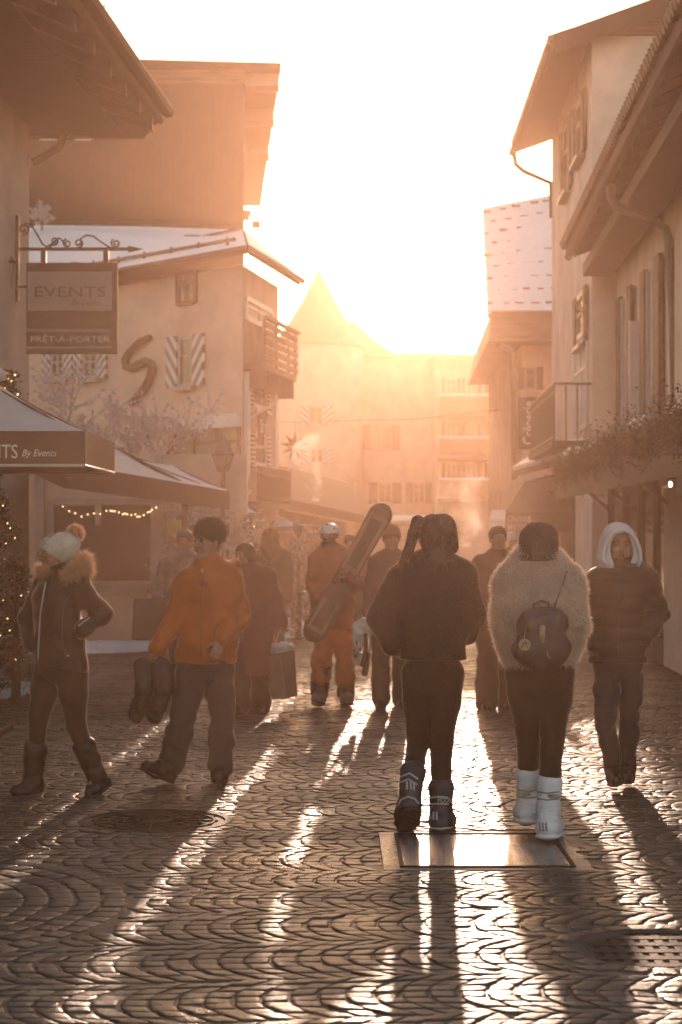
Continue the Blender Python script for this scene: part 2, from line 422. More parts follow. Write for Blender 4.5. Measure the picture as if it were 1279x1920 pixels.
M_WHITE = mat('white_paint', (.62, .60, .58), .5, .06, 5)
M_SHUT = stripes('striped_shutter_left', (.22, .14, .09), (.60, .60, .64), 3.0, .9)
M_SHUT2 = stripes('striped_shutter_right', (.60, .60, .64), (.22, .14, .09), 3.0, -.9)
M_SLATE = mat('slate_roof', (.09, .07, .06), .6, .25, 5, .4, 25)
M_TILE = mat('clay_tile', (.16, .085, .055), .65, .3, 9, .3, 30)
M_ZINC = mat('zinc_pipe', (.16, .13, .11), .6, .15, 5, metal=.2); M_GUT = mat('dark_gutter', (.05, .032, .022), .75, .2, 5)
M_WIRON = mat('wrought_iron', (.035, .028, .024), .5, .2, 8, .2, 60)
M_CURT = mat('curtain', (.6, .56, .52), .9, .1, 10)

def fwin(root, F, px0, px1, py0, py1, shut=None, sill=True, mull=1, y=0, frame_m=None, glass=None, sw=None, lab=None, cross=True):
    xa, z1 = F.hit(px0, py0); xb, z0 = F.hit(px1, py1)
    fm = frame_m or M_FRAME
    w = MB().fbox(F, xa, xb, y-.012, y+.03, z0, z1).build('window', glass or M_GLASS, root, lab=lab)
    b = MB(); f = min(.07, (xb-xa)*.12)
    b.fbox(F, xa-f*.3, xa+f, y-.05, y-.013, z0, z1); b.fbox(F, xb-f, xb+f*.3, y-.05, y-.013, z0, z1)
    b.fbox(F, xa+f, xb-f, y-.05, y-.013, z1-f, z1+f*.3); b.fbox(F, xa+f, xb-f, y-.05, y-.013, z0-f*.3, z0+f)
    for k in range(1, mull+1):
        xm = xa+(xb-xa)*k/(mull+1); b.fbox(F, xm-f*.35, xm+f*.35, y-.045, y-.014, z0+f, z1-f)
    zm = z0+(z1-z0)*.62
    if cross: b.fbox(F, xa+f, xb-f, y-.042, y-.0135, zm-f*.3, zm+f*.3)
    b.build('frame', fm, w)
    if sill: MB().fbox(F, xa-.08, xb+.08, y-.14, y+.01, z0-.09, z0-f*.3-.002).build('sill', fm, w)
    if shut:
        s = sw or (xb-xa)*.55
        for q, (a, c) in enumerate(((xa-s-.02, xa-.03), (xb+.03, xb+s+.02))):
            b = MB().fbox(F, a, c, y-.075, y-.02, z0-.02, z1+.02)
            P0 = F.pt(a, 0, z0); d = F.d
            b.uv = (lambda v, P0=P0, d=d, L=c-a, Hh=z1-z0: (((v-P0).dot(d))/L*.5, (v.z-P0.z)/Hh))
            b.build('shutter', (shut, M_SHUT2 if shut is M_SHUT else shut)[q], w)
    return w

def rail(root, F, x0, x1, y, z0, z1, m, step=.12, r=.011, name='railing'):
    b = MB()
    b.tube([F.pt(x0, y, z1), F.pt(x1, y, z1)], r*2, 6); b.tube([F.pt(x0, y, z0+.06), F.pt(x1, y, z0+.06)], r*1.5, 6); b.tube([F.pt(x0, y, z1-.13), F.pt(x1, y, z1-.13)], r*1.3, 6)
    n = int((x1-x0)/step)
    for i in range(n+1):
        x = x0+(x1-x0)*i/max(n, 1); b.tube([F.pt(x, y, z0), F.pt(x, y, z1)], r, 5)
    return b.build(name, m, root)

# --- A: nearest house on the left, eave running along the street
def house_a():
    t = thing('house', 'nearest house on the left with grey plaster wall and a deep brown timber eave overhead', 'house', (-3.6, 22, 0))
    F = Fac((-4.55, 5.0), (-3.575, 22.0))             # street face; interior to its left
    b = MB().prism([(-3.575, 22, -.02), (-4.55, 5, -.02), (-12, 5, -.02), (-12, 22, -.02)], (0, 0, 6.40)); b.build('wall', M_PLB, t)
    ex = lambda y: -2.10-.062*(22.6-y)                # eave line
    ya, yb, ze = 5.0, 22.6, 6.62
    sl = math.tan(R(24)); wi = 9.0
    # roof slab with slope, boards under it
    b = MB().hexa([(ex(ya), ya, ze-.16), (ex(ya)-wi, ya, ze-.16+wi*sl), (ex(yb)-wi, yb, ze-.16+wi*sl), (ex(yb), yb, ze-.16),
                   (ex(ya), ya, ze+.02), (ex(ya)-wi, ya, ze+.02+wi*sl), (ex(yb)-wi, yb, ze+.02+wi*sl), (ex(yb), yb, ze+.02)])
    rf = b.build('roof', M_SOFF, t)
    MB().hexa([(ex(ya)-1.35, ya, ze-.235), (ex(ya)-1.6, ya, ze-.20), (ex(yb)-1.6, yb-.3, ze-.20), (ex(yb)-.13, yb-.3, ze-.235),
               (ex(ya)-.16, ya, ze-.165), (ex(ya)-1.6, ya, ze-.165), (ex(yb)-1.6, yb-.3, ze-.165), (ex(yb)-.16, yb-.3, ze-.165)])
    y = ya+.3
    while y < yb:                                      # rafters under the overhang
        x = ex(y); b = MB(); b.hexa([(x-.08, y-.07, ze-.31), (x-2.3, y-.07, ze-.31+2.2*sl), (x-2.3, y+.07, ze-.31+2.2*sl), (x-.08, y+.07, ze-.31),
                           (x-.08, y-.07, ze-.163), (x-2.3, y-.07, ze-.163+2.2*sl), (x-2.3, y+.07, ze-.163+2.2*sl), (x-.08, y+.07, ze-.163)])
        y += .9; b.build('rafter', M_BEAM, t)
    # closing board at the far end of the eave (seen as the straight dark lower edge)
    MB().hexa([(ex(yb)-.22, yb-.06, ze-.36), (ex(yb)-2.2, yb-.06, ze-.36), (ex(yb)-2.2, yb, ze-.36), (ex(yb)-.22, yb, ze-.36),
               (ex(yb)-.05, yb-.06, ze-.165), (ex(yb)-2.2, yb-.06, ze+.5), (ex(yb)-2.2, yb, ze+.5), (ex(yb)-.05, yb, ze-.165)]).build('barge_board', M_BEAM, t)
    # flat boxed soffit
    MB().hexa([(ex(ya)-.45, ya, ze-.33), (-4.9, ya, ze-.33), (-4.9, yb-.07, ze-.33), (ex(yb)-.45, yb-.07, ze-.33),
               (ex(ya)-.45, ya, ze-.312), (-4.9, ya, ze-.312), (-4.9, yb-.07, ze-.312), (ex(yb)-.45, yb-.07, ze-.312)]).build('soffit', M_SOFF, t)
    b = MB()                                          # layered fascia and gutter
    for dx, dz, r in ((.09, -.03, .075), (.0, -.13, .05)):
        b.tube([(ex(ya)+dx-.03, ya, ze+dz), (ex(yb)+dx-.03, yb+.05, ze+dz)], r, 8)
    b.build('gutter', M_GUT, rf)
    b = MB(); rnd = random.Random(3); pts = []; rr = []
    for i in range(30):
        y = 12+(yb-12)*i/29; pts.append((ex(y)-.10, y, ze+.05)); rr.append(.07+.03*rnd.random()+.06*max(0, math.sin(i*.5)))
    b.tube(pts, rr, 8); b.build('snow_edge', M_SNOW, rf, smooth=True)
    q = [P(119, 236, 22.3), P(118, 262, 22.3), P(110, 278, 22.3), P(60, 305, 22.2)]
    MB().tube([tuple(p) for p in q], .045, 8).build('downpipe', M_ZINC, t, smooth=True)
house_a()

# --- B: tall timber building behind
def house_b():
    t = thing('tall_building', 'tall brown timber clad building rising behind the snowy roof', 'building', (-5, 46, 0))
    X0, X1 = -11.5, -2.32
    b = MB().prism([(X0, 46, -.02), (X1, 46, -.02), (-3.3, 65, -.02), (X0, 65, -.02)], (0, 0, 12.55)); b.build('wall', M_WOOD, t)
    zt = 12.70
    b = MB().hexa([(X0, 45.9, zt+.14), (-1.43, 45.9, zt), (-2.74, 65.4, zt), (X0, 65.4, zt+.14), (X0, 45.9, zt+.40), (-1.43, 45.9, zt+.14), (-2.74, 65.4, zt+.14), (X0, 65.4, zt+.4)])
    b.build('roof', M_BEAM, t)
    MB().hexa([(X0, 45.95, zt-.35), (-2.3, 45.95, zt-.35), (-3.3, 65.3, zt-.35), (X0, 65.3, zt-.35), (X0, 45.95, zt-.01), (-2.3, 45.95, zt-.01), (-3.3, 65.3, zt-.01), (X0, 65.3, zt-.01)]).build('wall_plate', M_WOODH, t)
    for py0, py1, dx in ((137, 152, -4), (204, 222, -10), (270, 284, -20)):     # purlin ends under the eave
        Yk = (zt-EYE)*FPX/(HY-py0)
        b = MB(); xr = (528-CX-(528-490)*(py0-120)/260)/FPX*Yk-.04
        b.box(xr-.95, xr, Yk, Yk+.5+.02*py0/10, zt-.30, zt-.012); b.build('purlin', M_FRAME, t)
    MB().box(-2.42, -2.2, 52, 52.4, 9.9, 10.05).build('bracket', M_BEAM, t)
    for pa in ((458, 472, 398, 404), (458, 468, 404, 412)):
        a = P(pa[0]-6, pa[3], 60); c = P(pa[1], pa[2], 60); MB().box(a.x, c.x, 59.6, 60.2, a.z, c.z).build('ledge', M_BEAM, t)
    F = Fac((X0, 46), (X1, 46))
    for px in (75, 140):
        fwin(t, F, px, px+34, 236, 262, None, False, 1, frame_m=M_WHITE)
    a = thing('antenna', 'thin television antenna on the roof above the left eave', 'antenna', (-6.1, 47, 12.9))
    Q = lambda x, y: tuple(P(x, y, 47)); b = MB()
    b.tube([Q(196, 6), Q(196, 33), Q(208, 40), Q(210, 112)], .022, 6); b.tube([Q(184, 33), Q(210, 33)], .015, 5)
    b.build('mast', M_WIRON, a)
    b = MB()
    for k, y in enumerate((33, 40, 47, 54, 61)):
        b.tube([Q(200, y), Q(221, y)], .012, 5)
    b.tube([Q(206, 33), Q(206, 62)], .012, 5); b.tube([Q(219, 31), Q(219, 66)], .010, 5); b.tube([Q(191, 12), Q(201, 12)], .01, 5); b.build('dipoles', M_WIRON, a)
house_b()

# --- C: corner house with snowy hip roof
CC = P(455, 900, 34); CL = (CC.x-.653*13, CC.y+.757*13); CR = (P(522, 0, 37.1).x, 37.1)
F_CL = Fac(CL, (CC.x, CC.y)); F_CR = Fac((CC.x, CC.y), CR)
def house_c():
    t = thing('corner_house', 'beige corner house with a snow covered hip roof and striped shutters', 'house', (CC.x, CC.y, 0))
    zw = 6.38
    MB().prism([(CC.x, CC.y, -.02), (CR[0], CR[1], -.02), (CR[0]-7, CR[1]+5, -.02), (CL[0], CL[1]+1, -.02), (CL[0], CL[1], -.02)], (0, 0, zw)).build('wall', M_PLA, t)
    E0 = P(466, 465, 33.2); ze = E0.z
    def at(px, Y, z=ze): return Vector(((px-CX)/FPX*Y, Y, z))
    Y2 = (ze-EYE)*FPX/(HY-526); E2 = at(563, Y2); E1 = Vector((CL[0]-.1, CL[1]-.7, ze))
    R0 = P(457, 434, 44); R1 = P(70, 425, 44.6); R3 = at(520, 43, R0.z-.5)
    def slab(name, pts, th, m, par):
        b = MB(); b.prism([Vector(p)-Vector((0, 0, th)) for p in pts], (0, 0, th)); return b.build(name, m, par)
    rf = slab('roof', [E1, E0, R0, R1], .10, M_DARKW, t)
    slab('roof_side', [E0, E2, R0], .12, M_DARKW, t)
    n = Vector((0, 0, .07))
    def inset(p, q, k): return Vector(p).lerp(Vector(q), k)
    cs = (E0+E1+R0+R1)/4
    slab('roof_snow', [inset(p, cs, .012)+n for p in (E1, E0, R0, R1)], .066, M_SNOW, rf)
    cs2 = (E0+E2+R0)/3
    slab('roof_snow', [inset(p, cs2, .03)+n for p in (E0, E2, R0)], .066, M_SNOW, rf)
    # snow guards: rails and hooks on the roof plane
    def onroof(u, v): a = E1.lerp(E0, u); c = R1.lerp(R0, u); return a.lerp(c, v)+Vector((0, 0, .10))
    b = MB()
    for v in (.07, .50):
        b.tube([onroof(.33 if v < .2 else .35, v)+Vector((0, 0, .07)), onroof(.97, v)+Vector((0, 0, .07))] if v < .2 else [onroof(.72, .30)+Vector((0, 0, .05)), onroof(.99, .72)+Vector((0, 0, .05))], .035, 6)
    for k in range(10):
        p = onroof(.36+.066*k, .07); b.tube([p-Vector((0, 0, .05)), p+Vector((0, 0, .13))], .03, 5)
    b.build('snow_rail', M_WIRON, rf)
    b = MB(); rnd = random.Random(5)
    for u, v in ((.5, .38), (.62, .35), (.74, .48), (.42, .55), (.35, .32), (.56, .16), (.45, .15), (.3, .6), (.83, .5), (.66, .62)):
        p = onroof(u, v); MB().box(p.x-.16, p.x+.16, p.y-.05, p.y+.05, p.z-.05, p.z+.085).build('snow_hook', M_DARKW, rf)
    b = MB(); b.tube([E1, E0], .06, 6); b.tube([E0, E2+Vector((.05, .1, 0))], .06, 6); b.build('gutter', M_DARKW, rf)
    rnd = random.Random(2)
    b = MB(); b.tube([R1+Vector((0, 0, .1)), R1.lerp(R0, .5)+Vector((0, 0, .14)), R0+Vector((0, 0, .1))], .10, 8); b.build('ridge', M_BEAM, rf)
    # left face windows
    fwin(t, F_CL, 334, 370, 512, 568, None, False, 1, frame_m=M_BEAM)
    fwin(t, F_CL, 338, 364, 632, 722, M_SHUT, True, 0, frame_m=M_FRAME, sw=.34)
    for a, c in ((100, 124), (160, 186)): fwin(t, F_CL, a, c, 662, 708, M_SHUT, True, 1, sw=.3)
    fwin(t, F_CL, 326, 452, 800, 885, None, True, 2, frame_m=M_DARKW, glass=mat('warm_glass', (.10, .08, .05), .3))
    xa, z1 = F_CL.hit(318, 785); xb, z0 = F_CL.hit(454, 800); MB().fbox(F_CL, xa, xb, -.12, -.003, z0, z1).build('lintel', M_WHITE, t)
    # street face: openings, balconies
    fwin(t, F_CR, 459, 507, 556, 622, None, False, 1, frame_m=M_WHITE, glass=M_CURT)
    x0, z0 = F_CR.hit(457, 684); x1, z1 = F_CR.hit(519, 612)
    zb, zt_ = 4.62, 5.35
    bal = MB().fbox(F_CR, .0, 2.95, -.40, -.003, zb-.12, zb).build('balcony', M_WOODH, t)
    b = MB()
    for k in range(5):
        b.fbox(F_CR, .0, 2.95, -.43, -.405, zb+.02+k*.15, zb+.13+k*.15)
    b.fbox(F_CR, .0, 2.95, -.47, -.38, zb+.78, zb+.84)
    for x in (.02, 1.1, 2.2, 2.85): b.fbox(F_CR, x, x+.07, -.403, -.36, zb, zb+.78)
    b.build('balustrade', M_WOODH, bal)
    for x in (.15, 1.45, 2.75): MB().fbox(F_CR, x, x+.12, -.36, -.003, zb-.45, zb-.121).build('corbel', M_BEAM, bal)
    fwin(t, F_CR, 470, 496, 705, 770, stripes('slat_shutter', (.2, .15, .1), (.6, .56, .52), 7, 0), True, 0, frame_m=M_WHITE, sw=.25)
    fwin(t, F_CR, 472, 496, 812, 876, stripes('slat_shutter', (.2, .15, .1), (.6, .56, .52), 7, 0), True, 0, frame_m=M_WHITE, sw=.25)
    for px in (459, 511):
        x, _ = F_CR.hit(px, 700); MB().fbox(F_CR, x-.08, x+.08, -.09, -.003, 2.6, 4.48).build('pilaster', M_WHITE, t)
    b2 = MB().fbox(F_CR, -.05, 3.0, -.3, -.003, 2.05, 2.17).build('balcony', M_DARKW, t)
    rail(b2, F_CR, 0, 2.95, -.27, 2.17, 2.78, M_DARKW, .16, .018)
    # corner quoin line
    # the big wall emblem like an S-shaped serpent
    pts = [(287, 632), (272, 638), (260, 648), (247, 662), (240, 675), (242, 687), (252, 690), (264, 684), (278, 677), (288, 682), (291, 694), (286, 712), (277, 728), (264, 742), (250, 757)]
    q = []
    for x, y in pts:
        u, z = F_CL.hit(x, y); q.append(F_CL.pt(u, -.07, z))
    S = MB().tube(q, [.05, .065, .07, .075, .08, .085, .085, .085, .085, .085, .085, .08, .08, .075, .06], 8)
    o = S.build('wall_emblem', mat('emblem_brown', (.10, .05, .03), .7), None, base=q[0], smooth=True); tag(o, 'dark S-shaped serpent figure mounted on the beige wall', 'wall ornament')
    # flag on a tilted pole
    xf, zf = F_CR.hit(457, 790)
    p0 = F_CR.pt(.05, -.02, zf); p1 = P(516, 757, 35.2)
    fl = thing('flag', 'small red flag with a white cross on a slanted pole from the corner house', 'flag', tuple(p0))
    MB().tube([p0, p1], .02, 6).build('pole', M_WHITE, fl)
    V = []; b = MB(); nx, nz = 6, 10
    c0 = p0.lerp(p1, .42); c1 = p0.lerp(p1, .75)
    def fp(i, j):
        u, v = i/nx, j/nz; p = c0.lerp(c1, u*(1-.35*v))+Vector((0, .05*math.sin(u*7+v*4), -.52*v)); return tuple(p)
    for th in (0, 1):
        for j in range(nz+1):
            for i in range(nx+1): p = fp(i, j); b.v.append((p[0], p[1]+.006*th, p[2]))
    N = (nx+1)*(nz+1)
    for j in range(nz):
        for i in range(nx):
            a = j*(nx+1)+i; b.f.append((a, a+1, a+nx+2, a+nx+1)); b.f.append((N+a+nx+1, N+a+nx+2, N+a+1, N+a))
    b.build('cloth', glow_mat('red_cloth', (.42, .045, .03), .4), fl, smooth=True)
    m = fp(3, 5); mm = [(m[0]-.10, m[1]-.05, m[2]-.025), (m[0]+.10, m[1]-.05, m[2]-.025), (m[0]+.10, m[1]-.05, m[2]+.025), (m[0]-.10, m[1]-.05, m[2]+.025)]
    MB().prism(mm, (0, .02, 0)).prism([(m[0]-.02, m[1]-.053, m[2]-.12), (m[0]+.02, m[1]-.053, m[2]-.12), (m[0]+.02, m[1]-.053, m[2]+.12), (m[0]-.02, m[1]-.053, m[2]+.12)], (0, .02, 0)).build('cross', M_WHITE, fl)
house_c()

# --- terrace front and its parasols
F_T = Fac((-5.2, 27.6), (-1.35, 27.6))
def terrace():
    t = thing('terrace_front', 'pale restaurant terrace front with wide dark windows behind the parasols', 'shop front', (-3, 27.6, 0))
    MB().fbox(F_T, 0, 3.85, 0, .25, -.02, 2.75).build('wall', M_PLC, t)
    fwin(t, F_T, 92, 292, 938, 1098, None, True, 0, frame_m=M_FRAME, cross=False)
    fwin(t, F_T, 304, 440, 960, 1130, None, True, 0, frame_m=M_FRAME, cross=False)
    for px in (76, 298):
        x, _ = F_T.hit(px, 1000); MB().fbox(F_T, x-.06, x+.06, -.09, -.003, 0, 2.74).build('post', M_FRAME, t)
    b = MB(); x, z = F_T.hit(185, 940); b.fbox(F_T, x-.04, x+.04, -.1, -.055, z-.35, z); b.build('blind_rail', M_FRAME, t)
    lm = mat('fairy_light', (1, .8, .5), .5, emit=(1, .62, .3), es=2.4)
    g = thing('light_string', 'string of tiny warm lights across the terrace window', 'string lights', tuple(F_T.pt(1, -.15, 1.9)))
    bw, bl = MB(), MB(); rnd = random.Random(11); pts = []
    for i in range(46):
        u = i/45; px = 118+175*u; py = 950+ 16*math.sin(u*math.pi)**.7+rnd.uniform(-3, 3) + (6*math.sin(u*9))
        p = P(px, py, 27.43); pts.append(tuple(p))
        if i % 3 == 0 or (u > .5 and i % 2): bl.ball(p, .0085, 6, 4)
    bw.tube(pts, .004, 4); bw.build('wire', M_WIRON, g); bl.build('bulbs', lm, g)
terrace()

M_CANV = mat('brown_canvas', (.13, .075, .05), .85, .1, 8, .25, 90)
M_CANVT = mat('frosted_canvas', (.62, .60, .62), .8, .10, 2.5, .3, 20)
M_TEXTC = mat('cream_lettering', (.85, .80, .74), .6)
def parasol(label, corners, peak, drop, post, text_fn=None, finial=True, m_top=M_CANVT, drops=None, group=None, trim=True, cap=None, side=False):
    t = thing('parasol', label, 'parasol', (post[0], post[1], 0), group)
    C = [Vector(c) for c in corners]; pk = Vector(peak); b = MB(); N = 6
    ra = []; n = 4
    # sagging facets with a little thickness
    def facet(a, c, bb, off):
        k0 = len(bb.v)
        for i in range(N+1):
            for j in range(N+1):
                u, v = i/N, j/N; e = a.lerp(c, u); p = e.lerp(pk, v); p = p-Vector((0, 0, off+.06*math.sin(math.pi*v)*(1-.0*u)+.03*math.sin(math.pi*u)*(1-v))); bb.v.append(tuple(p))
        for i in range(N):
            for j in range(N):
                q = k0+i*(N+1)+j; bb.f.append((q, q+N+1, q+N+2, q+1) if off == 0 else (q+1, q+N+2, q+N+1, q))
    for i in range(n): facet(C[i], C[(i+1) % n], b, 0); facet(C[i], C[(i+1) % n], b, .012)
    cn = b.build('canopy', m_top, t, smooth=True)
    b = MB()
    for i in range(n):
        a, c = C[i], C[(i+1) % n]; nn = 10; d = (c-a).normalized(); o = Vector((d.y, -d.x, 0))*.008
        for k in range(nn):
            p, q = a.lerp(c, k/nn), a.lerp(c, (k+1)/nn)
            w = lambda s: -.0*math.sin(s)
            dn = Vector((0, 0, -drop)); b.hexa([p+dn-o, q+dn-o, q+dn+o, p+dn+o, p-o, q-o, q+o, p+o])
    vl = b.build('valance', M_CANV, t)
    if trim:
        b = MB()
        for i in range(n):
            a, c = C[i], C[(i+1) % n]; b.tube([a-Vector((0, 0, drop-.008)), c-Vector((0, 0, drop-.008))], .014, 6)
        b.build('trim', M_WHITE, vl)
    b = MB()
    for c in C: b.tube([pk-Vector((0, 0, .06)), c.lerp(pk, .06)-Vector((0, 0, .05))], .012, 6)
    b.build('ribs', M_DARKW, t)
    if side:                                          # cantilever: post at the side, arm up to the crown
        MB().tube([(post[0], post[1], 0), (post[0], post[1], 2.16), (post[0]-.06, post[1], 2.22), (pk.x, pk.y, pk.z-.03)], .035, 10).build('pole', M_DARKW, t)
    else: MB().tube([(post[0], post[1], 0), (pk.x, pk.y, pk.z-.03)], .03, 10).build('pole', M_DARKW, t)
    MB().box(post[0]-.3, post[0]+.3, post[1]-.3, post[1]+.3, .0, .06).build('base', M_IRON, t, bevel=.01)
    if cap:
        MB().lathe((pk.x, pk.y, pk.z-.06), [(cap, -.04), (cap, .02), (cap*.75, .07), (cap*.3, .11), (.02, .13)], 20).build('cap', m_top, t, smooth=True)
    elif finial:
        MB().lathe((pk.x, pk.y, pk.z), [(.10, -.03), (.12, 0), (.05, .03), (.025, .06), (.04, .08), (.02, .11)], 12).build('finial', M_WHITE, t, smooth=True)
    return t, cn, vl
def near_parasol():
    cx, cy, h = -3.02, 15.6, 1.06; z = 2.41; a = R(1.5)
    cs = [(cx+h*x, cy+h*y*.9, z) for x, y in ((-1, -1), (1, -1), (1, 1), (-1, 1))]
    cs = [(c[0], c[1], c[2]) for c in cs]
    t, cn, vl = parasol('nearest parasol with brown lettered valance and frosted pale top', cs, (cx+.02, cy, 2.98), .27, (cx, cy), cap=.28)
    y = cs[0][1]-.016; q = P(34, 848, y); text('lettering', 'EVENTS', .15, M_TEXTC, vl, (q.x, y, q.z), sx=.80, align='RIGHT')
    q = P(40, 850, y); text('lettering', 'By Events', .075, M_TEXTC, vl, (q.x, y, q.z), shear=.35, sx=.9, align='LEFT')
near_parasol()
def far_parasol():
    cs = [P(120, 868, 18.5), P(430, 921, 24.2), P(322, 872, 27.2), P(60, 850, 23)]
    parasol('second parasol with frosted top and long brown valance, beside the lettered one', [tuple(c) for c in cs], tuple(P(212, 836, 22.5)), .24, (P(346, 900, 22.9).x, 22.9), trim=False, side=True)
far_parasol()
def small_parasols():
    for lab, c, pk, Y in (('small snowy parasol peeping out between the lamp post and the snowy shrub', (442, 492, 962), (452, 934), 30),
                          ('low snowy parasol with white rim behind the skier in the white helmet', (500, 604, 986), (520, 966), 36)):
        a, b_, y = c; p0, p1 = P(a, y, Y), P(b_, y, Y); w = (p1.x-p0.x); pkk = P(pk[0], pk[1], Y+w/2)
        cs = [(p0.x, Y, p0.z), (p1.x, Y, p1.z), (p1.x, Y+w, p1.z), (p0.x, Y+w, p0.z)]
        parasol(lab, cs, (pkk.x, pkk.y, pkk.z), .12, (pkk.x, pkk.y), m_top=M_SNOW, finial=False, group='snowy parasols in the distance')
small_parasols()

# --- hanging shop sign on wrought iron bracket
def shop_sign():
    Y = 21.35; Q = lambda x, y, d=0: tuple(P(x, y, Y+d))
    br = thing('sign_bracket', 'wrought iron bracket with scrolls and an arrow tip holding the shop sign', 'bracket', Q(30, 485))
    MB().box(P(24, 0, Y).x, P(36, 0, Y).x, Y-.03, Y+.03, P(0, 566, Y).z, P(0, 404, Y).z).build('wall_bar', M_WIRON, br, bevel=.005)
    b = MB().tube([Q(30, 467), Q(240, 467)], .020, 8); b.tube([Q(240, 467), Q(244, 467), Q(268, 467)], [.035, .035, .003], 8)
    b.tube([Q(30, 538), Q(54, 538)], .014, 6); b.build('arm', M_WIRON, br)
    def scroll(c, r0, r1, a0, turns, s=1, n=26):
        return [tuple(P(c[0]+s*(r0+(r1-r0)*i/n)*math.cos(a0+turns*2*math.pi*i/n), c[1]+(r0+(r1-r0)*i/n)*math.sin(a0+turns*2*math.pi*i/n), Y)) for i in range(n+1)]
    b = MB(); r = .011
    b.tube(scroll((44, 430), 3, 11, 0, 1.25), r, 5); b.tube([Q(46, 419), Q(58, 421), Q(70, 440), Q(80, 458), Q(88, 463), Q(96, 458)], r, 5)
    b.tube(scroll((102, 452), 2, 8, 0, 1.4), r, 5); b.tube(scroll((126, 456), 2, 8, 2, 1.4), r, 5)
    b.tube(scroll((147, 456), 2, 9, 0, 1.3), r, 5); b.tube([Q(152, 463), Q(152, 447), Q(162, 441), Q(175, 443), Q(190, 454), Q(205, 464), Q(214, 466)], r, 5)
    b.tube(scroll((217, 456), 2, 9, 1, 1.5), r, 5); b.tube([Q(92, 466), Q(100, 455), Q(110, 446), Q(118, 452), Q(124, 464)], r, 5)
    b.build('scrollwork', M_WIRON, br)
    s = thing('shop_sign', 'square hanging shop sign with lettering EVENTS and a pale upper panel', 'sign', Q(135, 578))
    x0, x1, z0, z1 = P(50, 0, Y).x, P(221, 0, Y).x, P(0, 664, Y).z, P(0, 493, Y).z
    MB().box(x0, x1, Y-.03, Y+.03, z0, z1).build('board', mat('sign_brown', (.045, .027, .018), .5, .1, 5), s, bevel=.004)
    pa = P(53, 583, Y); pb = P(211, 510, Y)
    MB().box(pa.x, pb.x, Y-.036, Y-.029, pa.z, pb.z).build('panel', mat('sign_grey', (.33, .31, .31), .5, .05, 5), s)
    b = MB()
    for y in (620, 652): a = P(51, y+2.5, Y); c = P(211, y-2.5, Y); b.box(a.x, c.x, Y-.036, Y-.029, a.z, c.z)
    b.build('stripe', mat('sign_grey', (.33, .31, .31)), s)
    b = MB()
    for x in (82, 199): b.box(P(x-5, 0, Y).x, P(x+5, 0, Y).x, Y-.02, Y+.02, z1-.002, P(0, 470, Y).z)
    b.build('hanger', M_WIRON, s)
    gold = mat('sign_bronze', (.07, .035, .016), .4, .1, 5)
    text('lettering', 'EVENTS', .165, gold, s, (P(132, 0, Y).x, Y-.037, P(0, 549, Y).z), fit=P(199, 0, Y).x-P(66, 0, Y).x)
    text('lettering', 'By Events', .085, gold, s, (P(162, 0, Y).x, Y-.037, P(0, 569, Y).z), shear=.4)
    text('lettering', 'PRÊT-À-PORTER', .092, M_TEXTC, s, (P(132, 0, Y).x, Y-.036, P(0, 637, Y).z), fit=P(206, 0, Y).x-P(58, 0, Y).x)
    # wall lantern
    l = thing('wall_lantern', 'iron lantern on the left wall below the bracket', 'lantern', Q(6, 520, -.2)); c = P(4, 0, Y-.25)
    zt, zb = P(0, 500, Y).z, P(0, 568, Y).z
    MB().lathe((c.x, c.y, zt), [(.15, 0), (.15, .02), (.09, .10), (.03, .17), (.02, .22), (.035, .24), (.01, .27)], 6).build('lantern_roof', M_WIRON, l)
    MB().lathe((c.x, c.y, zb), [(.07, .02), (.125, zt-zb)], 6).build('glass', mat('lantern_glass', (.35, .3, .26), .2), l)
    b = MB()
    for k in range(6):
        w = k*math.pi/3; b.tube([(c.x+.075*math.cos(w), c.y+.075*math.sin(w), zb), (c.x+.132*math.cos(w), c.y+.132*math.sin(w), zt)], .008, 5)
    b.lathe((c.x, c.y, zb), [(.08, 0), (.08, .02), (.03, -.03)], 6); b.tube([(c.x, c.y, zb-.02), (c.x-.3, c.y, zb-.1)], .012, 6); b.build('cage', M_WIRON, l)
shop_sign()

# --- dark low chalet roof in the middle distance
def kiosk():
    t = thing('chalet_kiosk', 'low dark timber chalet roof sloping down behind the small parasols', 'kiosk', (-1.5, 44, 0))
    a, b_ = P(395, 905, 42), P(684, 966, 50)
    MB().prism([(a.x, a.y, a.z-.3), (b_.x, b_.y, b_.z-.22), (b_.x, b_.y, b_.z), (a.x, a.y, a.z)], (-.3, 3.0, .9)).build('roof', M_DARKW, t)
    MB().prism([(a.x, a.y+.4, 0), (b_.x-.5, b_.y+.2, 0), (b_.x-.5, b_.y+.2, b_.z-.20), (a.x, a.y+.4, a.z-.27)], (-.3, 2.4, 0)).build('wall', M_DARKW, t)
kiosk()

